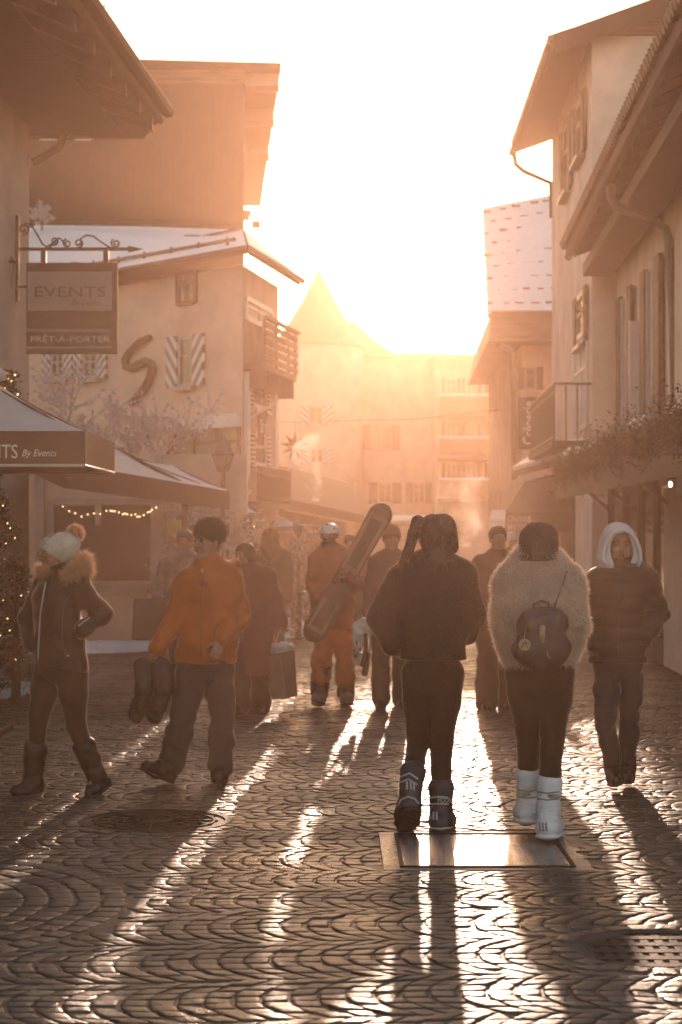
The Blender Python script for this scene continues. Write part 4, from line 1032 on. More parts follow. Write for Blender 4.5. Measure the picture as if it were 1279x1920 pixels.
def strands(name, src, m, parent, n, L, wid=.0016, seed=0, down=.3, jit=.5, zmin=-9, curl=0., segs=2, cond=None):
    me = src.data; nv = len(me.vertices); co = np.empty(nv*3, np.float32); no = np.empty(nv*3, np.float32)
    me.vertices.foreach_get('co', co); me.vertices.foreach_get('normal', no); co = co.reshape(-1, 3); no = no.reshape(-1, 3)
    rg = np.random.default_rng(seed); ok = np.nonzero(co[:, 2] > zmin)[0] if cond is None else np.nonzero(cond(co))[0]
    i = rg.choice(ok, n); p = co[i]+rg.normal(0, .003, (n, 3)); d = no[i]+rg.normal(0, jit, (n, 3)); d[:, 2] -= down
    d /= np.linalg.norm(d, axis=1)[:, None]; l_ = L*rg.uniform(.45, 1.1, n)[:, None]
    w = np.cross(d, rg.normal(0, 1, (n, 3))); w /= np.linalg.norm(w, axis=1)[:, None]; w *= wid
    mid = p+d*l_*.5; d2 = d.copy(); d2[:, 2] -= .5*curl+.15; d2 += rg.normal(0, curl, (n, 3)); tip = mid+d2*l_*.5
    V = np.stack([p-w, p+w, mid+w*.7, mid-w*.7, tip], 1).reshape(-1, 3); b = (np.arange(n)*5)[:, None]
    me2 = bpy.data.meshes.new(name); F4 = b+np.array([[0, 1, 2, 3]]); F3 = b+np.array([[3, 2, 4]])
    me2.vertices.add(len(V)); me2.vertices.foreach_set('co', V.astype(np.float32).ravel())
    lp = np.concatenate([F4, F3], 1).ravel(); me2.loops.add(len(lp)); me2.polygons.add(2*n)
    me2.loops.foreach_set('vertex_index', lp.astype(np.int32)); me2.polygons.foreach_set('loop_start', np.stack([np.arange(n)*7, np.arange(n)*7+4], 1).ravel().astype(np.int32))
    me2.update(calc_edges=True)
    return link_mesh(name, me2, m, parent)

# materials of people
M_SKIN = mat('skin', (.34, .17, .11), .5, .08, 20, .1, 90)
M_EYE = mat('eye', (.02, .015, .012), .5); M_LIP = mat('lip', (.26, .10, .075), .5)
def cloth(name, c, rough=.85, bs=55, bump=.3, var=.16, spec=.3):
    if name in MATS: return MATS[name]
    m = mat(name, c, rough, var, 7, bump, bs, spec=spec); t = NT(m); v = t.coord((1.2, 1.2, .8)); fine = t.b.inputs['Normal'].links[0].from_socket
    w = t.new('ShaderNodeTexNoise', noise_type='RIDGED_MULTIFRACTAL'); t.link(v, w.inputs['Vector']); w.inputs['Scale'].default_value = 5.5; w.inputs['Detail'].default_value = 2.5; w.inputs['Distortion'].default_value = .9
    t.bump(w.outputs['Fac'], .55, .012, fine); b = m.node_tree.nodes['Principled BSDF']
    b.inputs['Sheen Weight'].default_value = .8; b.inputs['Sheen Roughness'].default_value = .35; b.inputs['Sheen Tint'].default_value = (1, .8, .65, 1); return m

def basis(yaw, pitch=0, tilt=0):                      # yaw 0 looks at the camera (-Y), +90 looks to image right, 180 away
    f = Vector((math.sin(R(yaw)), -math.cos(R(yaw)), 0)); r = Vector((f.y, -f.x, 0)); u = Vector((0, 0, 1))
    q = Matrix.Rotation(R(tilt), 3, f) @ Matrix.Rotation(R(pitch), 3, r); return q@f, q@r, q@u

def head(s, c, yaw, pitch=0, tilt=0, S=1.0, fine=True):
    f, r, u = basis(yaw, pitch, tilt); M = [tuple(r), tuple(f), tuple(u)]
    L = lambda x, y, z: Vector(c)+(r*x+f*y+u*z)*S
    E = lambda x, y, z, rr, k=.012, sub=False: s.ell(L(x, y, z), [q*S for q in rr], k*S, M, sub)
    E(0, -.012, .032, (.074, .092, .084)); E(0, .018, -.028, (.056, .068, .078), .03)
    E(0, .058, -.088, (.024, .022, .02), .025); E(.045, .02, -.06, (.015, .035, .03), .03); E(-.045, .02, -.06, (.015, .035, .03), .03)
    if fine:
        E(0, .074, .034, (.05, .014, .012), .015)      # brow
        for x in (-.031, .031): E(x, .090, .012, (.017, .014, .011), .010, True); E(x*1.25, .062, -.022, (.02, .022, .02), .02)
        s.cone(L(0, .088, .014), L(0, .108, -.024), .007*S, .0115*S, .012)
        E(.011, .094, -.028, (.008, .01, .007), .008); E(-.011, .094, -.028, (.008, .01, .007), .008)
        E(0, .084, -.052, (.022, .014, .006), .006); E(0, .083, -.063, (.018, .013, .007), .006); E(0, .098, -.0575, (.024, .008, .0022), .004, True)
        for x in (-.077, .077): E(x, -.008, -.002, (.010, .020, .032), .01)
    return L, (f, r, u)
def face_bits(par, L, B, S=1.0, lips=True):
    f, r, u = B
    for x in (-.031, .031):
        b = MB(); b.ball(L(x, .0745, .011), .0115*S, 12, 8); b.build('eye', M_EYE, par, smooth=True)
        MB().tube([L(x*.55, .089, .030), L(x, .090, .036), L(x*1.55, .080, .030)], [.0028*S, .0042*S, .002*S], 6).build('eyebrow', mat('brow_hair', (.05, .03, .02), .8), par, smooth=True)
    if lips: MB().tube([L(-.021, .090, -.0575), L(-.008, .098, -.054), L(.008, .098, -.054), L(.021, .090, -.0575)], [.002*S, .0045*S, .0045*S, .002*S], 6).build('lips', M_LIP, par, smooth=True)

def hand(s, w, d, side, curl=.5, S=1.0, n=None, k=.006):    # w wrist, d direction of the hand, side = towards the thumb
    d = Vector(d).normalized(); t = Vector(side); t = (t-d*t.dot(d)).normalized(); n = d.cross(t).normalized() if n is None else Vector(n).normalized()
    w = Vector(w); P0 = w+d*.015*S
    s.cone(w-d*.03*S, P0, .026*S, .027*S, .015, n, .75)
    for q in (-.028, -.009, .010, .028): s.cone(w+d*.02*S+t*q*.7*S, w+d*.085*S+t*q*S, .0135*S, .0115*S, .014)
    for q, ln in ((.030, .072), (.010, .082), (-.010, .076), (-.029, .060)):
        p = w+d*.088*S+t*q*S; a = 0; dd = d.copy()
        for j, fr in enumerate((.45, .31, .24)):
            a += curl*(.55 if j == 0 else .75); dd = d*math.cos(a)+n*math.sin(a); e = p+dd*ln*fr*S
            s.cone(p, e, (.0092-.0009*j)*S, (.0086-.0010*j)*S, k); p = e
    p = w+d*.025*S+t*.026*S; dd = (d*.62+t*.72+n*.3).normalized(); e = p+dd*.042*S; s.cone(p, e, .0125*S, .0100*S, .012)
    dd = (d*.9+t*.25+n*(.2+curl*.4)).normalized(); s.cone(e, e+dd*.03*S, .0098*S, .0085*S, k); s.cone(e+dd*.03*S, e+dd*.048*S, .0085*S, .0072*S, k)

def nap(o, m=None, n=16000, L=.010, seed=0):          # fine fibres added over cloth, mostly paler than it, for a sunlit rim
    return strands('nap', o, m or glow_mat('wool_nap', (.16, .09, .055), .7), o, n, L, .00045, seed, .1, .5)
def lerp(a, b, t): return Vector(a).lerp(Vector(b), t)
class Person:
    """px joints (photo pixels + depth offset in metres) at distance D"""
    def __init__(s, D, J, label, cat='person', S=1.0, res=.0075, group=None):
        s.D, s.S, s.res = D, S, res; s.J = {}
        for k, v in J.items(): s.J[k] = P(v[0], v[1], D+(v[2] if len(v) > 2 else 0))
        b = s.J['pv']; s.t = thing('person', label, cat, (b.x, b.y, 0), group)
    def __getattr__(s, k):
        if k in s.__dict__.get('J', {}): return s.J[k]
        raise AttributeError(k)
    def body(s, yaw=0, pitch=0, tilt=0, fine=True, face=True, hands=(), hs=1.0, byaw=0, skin=None, lips=True):
        S = s.S; b = SDF(s.res); f = basis(byaw)[0]
        L, B = head(b, s.hd, yaw, pitch, tilt, S*hs, fine); s.L, s.B = L, B
        b.cone(L(0, -.015, -.05), s.nk, .052*S, .058*S, .025)
        b.cone(lerp(s.sL, s.sR, .12), lerp(s.sL, s.sR, .88), .06*S, .06*S, .04); b.cone(s.nk, s.ch, .07*S, .115*S, .05, f, .72)
        b.cone(s.ch, s.wa, .125*S, .105*S, .05, f, .7); b.cone(s.wa, s.pv, .105*S, .125*S, .05, f, .75)
        for q in 'LR':
            sh, el, wr, hp, kn, an, to = (s.J[k+q] for k in ('s', 'e', 'w', 'h', 'k', 'a', 't'))
            b.chain([sh, el, wr], [.046*S, .036*S, .026*S], .02)
            b.chain([lerp(s.pv, hp, .6), hp, kn, an], [.09*S, .08*S, .05*S, .036*S], .03); b.chain([an, lerp(an, to, .9)], [.034*S, .026*S], .03)
        for h_ in hands: hand(b, *h_)
        s.b = sdf_obj('body', b, skin or M_SKIN, s.t)
        if face: face_bits(s.b, L, B, S*hs, lips)
        return s.b


from mathutils.bvhtree import BVHTree
def surf(o, px, py, off=.004):                        # where the sight line through a photo pixel meets an object (for trims that lie on cloth)
    if 'bvh' not in CACHE or CACHE.get('o') != o.name:
        me = o.data; CACHE['bvh'] = BVHTree.FromPolygons([v.co[:] for v in me.vertices], [p.vertices[:] for p in me.polygons]); CACHE['o'] = o.name
    off3 = Vector(root_of(o).location); c = Vector((0, 0, EYE))-off3; d = (P(px, py, 1)-Vector((0, 0, EYE))).normalized()
    h = CACHE['bvh'].ray_cast(c, d)
    return None if h[0] is None else h[0]+off3-d*off
CACHE = {}
def trim(name, o, pts, r, m, par=None, n=6, dens=8):
    q = []
    for i in range(len(pts)-1):
        for k in range(dens):
            t = k/dens; a = surf(o, pts[i][0]+(pts[i+1][0]-pts[i][0])*t, pts[i][1]+(pts[i+1][1]-pts[i][1])*t, r*.3)
            if a is not None: q.append(a)
    if len(q) > 1: return MB().tube(q, r, n).build(name, m, par or o, smooth=True)

def boot(p, an, to, kn, m, sole_m, heel=None, name='boot', sh=.055, top=.20, foot=.043, tr=None, fold=.002, res=.007, sole=.35, lab=None):
    an, to, kn = Vector(an), Vector(to), Vector(kn); up = (kn-an).normalized(); d = to-an; fwd = (d-up*d.dot(up)).normalized()
    heel = Vector(heel) if heel is not None else an-fwd*.045-up*.06
    ax = (to-heel).normalized(); dn = -(an-heel); dn = (dn-ax*dn.dot(ax)).normalized(); ball = heel+(to-heel)*.66
    s = SDF(res); s.cone(an, an+up*top, sh*.92, (tr or sh), .03); s.cone(heel, ball, foot*.95, foot, .03); s.cone(ball, to, foot, foot*.75, .02); s.cone(an, lerp(heel, ball, .8), sh*.8, foot*.85, .04)
    if fold: s.folds(fold, 34, 3)
    o = sdf_obj(name, s, m, p.t, lab)
    if sole:
        q = SDF(res*.9); k = dn*(foot*.66)
        q.cone(heel+k, ball+k, foot*.98, foot*1.06, .01, dn, sole); q.cone(ball+k, to+k*.9, foot*1.06, foot*.80, .01, dn, sole)
        sdf_obj('sole', q, sole_m, o)
    return o

def torso_coat(p, m, tw, hem_y, name='jacket', sl=(.075, .062, .05), flat=.74, byaw=0, sh=.078, neck=.075, hemtilt=0, fold=(.007, 12), quilt=None, neck_up=.0, sleeve_end=.9, k=.04, extra=None, lab=None, res=None, hempx=None, seed=1):
    """tw: half widths at chest, waist, hem"""
    S = p.S; f = basis(byaw)[0]; s = SDF(res or p.res); z = EYE+(HY-hem_y)/FPX*p.D
    hp = Vector((p.pv.x, p.pv.y, z-.02)) if hempx is None else P(hempx, hem_y+6, p.D)
    top = Vector(p.nk)+Vector((0, 0, neck_up))
    s.cone(top, lerp(p.nk, p.ch, .35), neck, .12*S, .05, f, .85)
    s.cone(lerp(p.sL, p.sR, .06), lerp(p.sL, p.sR, .94), sh, sh, .06)
    s.cone(lerp(p.nk, p.ch, .3), p.ch, tw[0]*.82, tw[0], .06, f, flat); s.cone(p.ch, p.wa, tw[0], tw[1], .06, f, flat); s.cone(p.wa, hp, tw[1], tw[2], .06, f, flat)
    for q in 'LR':
        sh_, el, wr = (p.J[c+q] for c in 'sew'); s.chain([sh_, el], [sl[0]*1.05, sl[1]], k, None); s.chain([el, lerp(el, wr, sleeve_end)], [sl[1], sl[2]], .03)
    if extra: extra(s)
    s.folds(fold[0], fold[1], seed, quilt); s.cut((hp.x, hp.y, z), (hemtilt, 0, -1))
    return sdf_obj(name, s, m, p.t, lab)

def trousers(p, m, r=(.105, .085, .06, .055), name='trousers', fold=(.006, 16), flare=None, seed=2, end=.93, res=None):
    S = p.S; s = SDF(res or p.res); s.cone(lerp(p.hL, p.hR, .25), lerp(p.hL, p.hR, .75), r[0]*1.15, r[0]*1.15, .05)
    s.cone(lerp(p.pv, lerp(p.hL, p.hR, .5), .2), lerp(p.hL, p.hR, .5), r[0]*1.15, r[0]*1.1, .05)
    for q in 'LR':
        h, kn, an = (p.J[c+q] for c in 'hka'); s.chain([h, lerp(h, kn, .45), kn, lerp(kn, an, .5), lerp(kn, an, end)], [r[0], (r[0]+r[1])*.52, r[1]*.88, r[2], flare or r[3]], .02)
    s.folds(fold[0], fold[1], seed); return sdf_obj(name, s, m, p.t)

def beanie(p, m, lowf, lowb, name='knit_hat', size=1.0, up=.0, slouch=0, lab=None, fold=.002, brim=True):
    """lowf / lowb: (forward, up) of the rim at forehead and nape"""
    f, r, u = p.B; c = p.L(0, -.012, .042+up); M = [tuple(r), tuple(f), tuple(u)]; S = p.S
    s = SDF(.006); s.ell(c, [.083*size*S, .101*size*S, .090*size*S], .02, M)
    if slouch: s.ell(p.L(0, -.07, .085), [.06*S, .06*S, .05*S], .05, M)
    a, b = p.L(0, *lowf), p.L(0, *lowb); d = (a-b).normalized(); n = r.cross(d); n = n if n.dot(u) < 0 else -n
    s.folds(fold, 40, 4); s.cut(lerp(a, b, .5), n)
    o = sdf_obj(name, s, m, p.t, lab); p.hat = o
    q = SDF(.006); q.ell(c, [.088*size*S, .106*size*S, .094*size*S], .02, M); q.folds(fold, 60, 4); q.cut(lerp(a, b, .5)+n*.002, n); q.cut(lerp(a, b, .5)-n*.042*S, -n); sdf_obj('cuff', q, m, o)
    return o

M_BLK = cloth('black_fabric', (.014, .009, .006)); M_BLK2 = cloth('black_leggings', (.013, .008, .005), bump=.12)
M_BOOT = mat('dark_leather', (.013, .009, .007), .55, .2, 10, .3, 60); M_RUB = mat('rubber_sole', (.018, .014, .012), .6, .2, 20, .4, 80)
M_DENIM = cloth('slate_trousers', (.026, .026, .034)); M_HAIRD = glow_mat('dark_hair', (.035, .018, .012), .25, .5)
M_GREY = mat('light_trim', (.42, .42, .44), .4, .05, 5)
SKN = dict(k=.006)

# P1: woman in the white bobble hat
def woman_bobble():
    p = Person(12.0, dict(hd=(104, 1034, 0), nk=(113, 1080, 0), ch=(108, 1128, 0), wa=(112, 1185, 0), pv=(114, 1235, 0),
        sL=(82, 1100, .10), eL=(52, 1160, .16), wL=(62, 1212, .0), sR=(146, 1102, -.10), eR=(190, 1152, -.02), wR=(150, 1186, -.16),
        hL=(96, 1250, .05), hR=(134, 1250, -.05), kL=(72, 1345, .0), aL=(62, 1462, .06), tL=(30, 1484, -.02), kR=(143, 1362, -.05), aR=(181, 1455, .02), tR=(167, 1487, -.04)),
        'woman in a white bobble hat and black jacket looking left, hand on her hip', S=.97, res=.007)
    p.body(-72, 2, 0, byaw=-40)
    j = torso_coat(p, cloth('black_jacket', (.013, .008, .005), .6, 30, .15), (.160, .158, .192), 1248, byaw=-40, flat=.82, sl=(.078, .068, .050), hemtilt=-.22, quilt=None, neck=.07, neck_up=.02, sh=.07, fold=(.007, 13))
    trousers(p, M_BLK2, (.105, .07, .052, .046), fold=(.002, 20), seed=5)
    f, r, u = p.B
    D_ = 12.0; s = SDF(.006); s.ell(P(108, 1032, D_), (.118, .104, .098), .02); s.ell(P(126, 1020, D_), (.075, .08, .07), .04)
    s.folds(.003, 40, 4); a, c = P(74, 1022, D_), P(121, 1060, D_); q = (c-a).normalized(); s.cut(lerp(a, c, .5), Vector((q.z, 0, -q.x)) if Vector((q.z, 0, -q.x)).z < 0 else Vector((-q.z, 0, q.x)))
    h = sdf_obj('knit_hat', s, glow_mat('cream_knit', (.62, .56, .50), .12, .9), p.t)
    for k in range(15):
        x = 78+k*4.2; trim('rib', h, [(x, 1024+(x-74)*.78), (x+12, 1012+(x-74)*.45), (x+20+(120-x)*.15, 1006+(x-74)*.2)], .0032, glow_mat('cream_knit', (.62, .56, .50)), dens=6)
    FUR = glow_mat('tan_fur', (.72, .50, .34), .6)
    c = P(141, 1000, 12.05); s = SDF(.008); s.ell(c, (.042, .042, .042)); pm = sdf_obj('pompom', s, FUR, p.t); strands('fur', pm, FUR, pm, 2600, .030, .0009, 1, 0, .35)
    s = SDF(.008); s.chain([P(158, 1048, 12.0), P(152, 1070, 11.9), P(128, 1080, 11.85)], [.035, .052, .035], .03); s.chain([P(84, 1072, 11.9), P(76, 1066, 12.05)], [.022, .02], .02)
    hf = sdf_obj('fur_hood', s, FUR, p.t); strands('fur', hf, FUR, hf, 5200, .05, .0011, 2, .15, .4, curl=.2)
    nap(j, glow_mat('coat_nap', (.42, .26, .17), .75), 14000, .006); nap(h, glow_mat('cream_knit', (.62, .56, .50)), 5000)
    trim('zip', j, [(86, 1092), (82, 1112), (76, 1150), (73, 1200), (71, 1243)], .006, M_GREY)
    trim('cuff_flash', j, [(147, 1174), (158, 1165), (170, 1157)], .006, M_GREY); trim('pocket_flash', j, [(125, 1230), (131, 1229)], .005, M_GREY)
    trim('piping', j, [(130, 1118), (120, 1135), (117, 1165), (117, 1195), (124, 1240)], .0028, mat('seam_piping', (.06, .05, .045), .5))
    for q in 'LR': boot(p, p.J['a'+q], p.J['t'+q], p.J['k'+q], M_BOOT, M_RUB, sh=.062, top=.20, tr=.074, foot=.046, fold=.005)
woman_bobble()

# P2: man in orange with the snowboard boots
def man_orange():
    D = 12.64
    p = Person(D, dict(hd=(391, 1017, 0), nk=(398, 1064, 0), ch=(394, 1115, 0), wa=(390, 1175, 0), pv=(386, 1235, 0),
        sL=(354, 1090, -.03), eL=(325, 1156, -.02), wL=(297, 1216, -.10), sR=(436, 1088, .03), eR=(447, 1158, .02), wR=(416, 1200, -.20),
        hL=(362, 1250, -.02), hR=(410, 1250, .02), kL=(344, 1345, -.10), aL=(322, 1432, -.08), tL=(276, 1436, -.22), kR=(417, 1345, .02), aR=(414, 1438, .06), tR=(411, 1456, -.12)),
        'man in an orange ski jacket and dark beanie glancing left, carrying boots', S=1.0, res=.0065)
    wl = p.J['wL']; wr = p.J['wR']
    p.body(-52, 0, 0, hands=((wl, (-.15, -.1, -1), (-.4, -1, 0), 1.15), (wr, (-.35, -.12, -.9), (-1, -.3, 0), .55)))
    M_OR = cloth('orange_shell', (.42, .10, .014), .6, 30, .2, .10)
    def collar(s):
        s.chain([P(380, 1078, D-.06), P(420, 1072, D-.02), P(438, 1062, D+.08)], [.05, .06, .065], .04)
    j = torso_coat(p, M_OR, (.185, .185, .205), 1243, sl=(.082, .072, .058), flat=.72, sh=.075, neck=.085, neck_up=.01, fold=(.011, 13), extra=collar, sleeve_end=.97, seed=8)
    trousers(p, M_DENIM, (.108, .094, .084, .080), fold=(.010, 15), seed=3, end=.97)
    beanie(p, cloth('dark_knit', (.03, .02, .015), .95, 60, .5), (.09, .046), (-.08, -.055), size=1.14, up=.026, slouch=1)
    s = SDF(.006); s.chain([p.L(0, .012, -.108), p.L(0, .0, -.140)], [.072, .088], .03); s.cone(p.L(.0, .04, -.12), P(379, 1072, D-.12), .045, .012, .03); s.folds(.004, 30, 6); sdf_obj('neck_gaiter', s, cloth('grey_fleece', (.30, .28, .27)), p.t)
    trim('zip', j, [(381, 1082), (378, 1120), (376, 1170), (377, 1238)], .004, mat('orange_zip', (.28, .08, .02), .5))
    trim('hem_seam', j, [(332, 1232), (360, 1236), (400, 1236), (440, 1232)], .003, mat('orange_zip', (.28, .08, .02)))
    o = surf(j, 384, 1094); t_ = mat('dark_print', (.08, .03, .01), .6); text('chest_print', 'uvr', .05, t_, j, o+Vector((0, -.006, 0)))
    for q in 'LR': boot(p, p.J['a'+q], p.J['t'+q], p.J['k'+q], M_BOOT, M_RUB, sh=.062, top=.10, tr=.07, foot=.052, fold=.003, heel=P(320, 1453, D-.06) if q == 'L' else None)
    nap(j, glow_mat('orange_nap', (.5, .17, .04), .6), 12000, .008); nap(p.hat, n=6000)
    M_SB = mat('boot_shell', (.025, .02, .02), .4, .2, 9, .2, 50)
    for i, (cx, dy, dx) in enumerate(((270, 0, 0), (304, 4, .04))):
        t = thing('snowboard_boot', ('left black snowboard boot hanging sole up from the hand of the man in orange', 'right black snowboard boot hanging close to the trouser leg of the man in orange')[i], 'boot', tuple(P(cx, 1300, D-.15)), 'carried snowboard boots')
        d = D-.20-dx; s = SDF(.0065); s.chain([P(cx+2, 1258, d), P(cx+3, 1285, d)], [.068, .064], .03); s.chain([P(cx+2, 1290, d), P(cx-8, 1322, d+.02), P(cx-14, 1342, d+.03)], [.062, .056, .052], .03); s.folds(.004, 30, i); sh = sdf_obj('shell', s, M_SB, t)
        s = SDF(.006); s.chain([P(cx-2, 1250, d-.043), P(cx+2, 1292, d-.05)], [.062, .054], .01, (0, 1, 0), .35); sdf_obj('sole', s, M_RUB, t)
        b = MB(); b.tube([P(cx-16, 1312, d-.05), P(cx-2, 1306, d-.06), P(cx+12, 1308, d-.04)], .007, 6).tube([P(cx-24, 1334, d-.02), P(cx-10, 1330, d-.055), P(cx+6, 1334, d-.03)], .007, 6); b.build('strap', M_GREY if 0 else M_WIRON, t)
        MB().tube([P(cx-3, 1247, d), P(290, 1236, D-.13), P(292, 1230, D-.12)], .005, 6).build('loop', M_BLK, t)
man_orange()

# P9: woman in black, seen from behind
def woman_black():
    D = 10.55
    p = Person(D, dict(hd=(818, 1011, 0), nk=(815, 1062, 0), ch=(808, 1120, 0), wa=(811, 1178, 0), pv=(812, 1240, 0),
        sL=(760, 1088, 0), eL=(722, 1158, .03), wL=(742, 1212, .05), sR=(862, 1086, 0), eR=(877, 1150, .02), wR=(872, 1192, .08),
        hL=(786, 1262, 0), hR=(838, 1262, 0), kL=(786, 1378, .05), aL=(770, 1478, -.17), tL=(761, 1540, .02), kR=(828, 1385, .02), aR=(827, 1512, 0), tR=(832, 1536, .20)),
        'woman in black coat and leggings walking away, with a side ponytail', S=.97, res=.0065)
    p.body(172, 0, 0, face=False)
    j = torso_coat(p, cloth('black_coat', (.013, .008, .005), .7, 25, .2), (.195, .19, .195), 1236, sl=(.105, .092, .075), flat=.7, sh=.095, neck=.085, neck_up=.0, fold=(.010, 10), seed=3)
    tr = trousers(p, M_BLK2, (.098, .075, .052, .05), fold=(.002, 20), seed=5)
    s = SDF(.006); f, r, u = p.B; M = [tuple(r), tuple(f), tuple(u)]
    s.ell(p.L(0, -.012, .045), (.092, .108, .092), .02, M); s.cone(P(835, 985, D), P(842, 1025, D), .055, .05, .04); s.chain([P(818, 1000, D-.04), P(818, 1050, D-.06)], [.09, .075], .04, (0, 1, 0), .7)
    s.chain([P(793, 982, D-.02), P(783, 977, D-.06), P(776, 1000, D-.09), P(766, 1035, D-.10), P(752, 1056, D-.10)], [.03, .032, .034, .03, .012], .012); s.folds(.003, 40, 2, None, (1, 1, .2))
    h = sdf_obj('hair', s, M_HAIRD, p.t); strands('flyaway_hair', h, glow_mat('flyaway_hair', (.45, .24, .13), .6), h, 900, .07, .0006, 5, .3, .8, curl=.5)
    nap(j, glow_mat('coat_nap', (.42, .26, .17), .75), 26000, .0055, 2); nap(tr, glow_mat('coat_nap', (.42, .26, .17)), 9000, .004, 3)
    W_ = mat('boot_white_print', (.40, .40, .42), .5)
    for q in 'LR':
        lf = q == 'L'; M_MB = mat('navy_boot', (.03, .03, .042), .5, .15, 9, .2, 50)
        o = boot(p, p.J['a'+q], p.J['t'+q], p.J['k'+q], M_MB, mat('boot_sole_black', (.015, .012, .012), .5, .2, 20, .5, 60), heel=P(769, 1508, D-.19) if lf else P(827, 1541, D-.03), sh=.062, top=.10, tr=.072, foot=.070 if not lf else .066, fold=.002, sole=.30)
        if lf:
            trim('band', o, [(752, 1457), (768, 1450), (786, 1462)], .006, W_); trim('band', o, [(748, 1469), (766, 1461), (785, 1473)], .005, W_)
            trim('sole_edge', o, [(746, 1512), (752, 1500), (765, 1494), (778, 1498), (786, 1508)], .006, W_)
            spec = ((763, 1466, 1483), (770, 1464, 1483), (776, 1468, 1484))
        else:
            trim('band', o, [(803, 1496), (824, 1494), (842, 1496)], .006, W_); trim('band', o, [(803, 1508), (824, 1507), (843, 1508)], .005, W_); trim('sole_edge', o, [(803, 1552), (826, 1554), (853, 1551)], .006, W_)
            spec = ((807, 1522, 1538), (813, 1522, 1539), (819, 1522, 1540))
            a = surf(o, 834, 1501)
            if a: text('lettering', 'MOON', .042, W_, o, a+Vector((0, -.004, 0)), fit=.075)
        for x, y0, y1 in spec: trim('emblem', o, [(x, y0), (x, y1)], .006, W_)
woman_black()

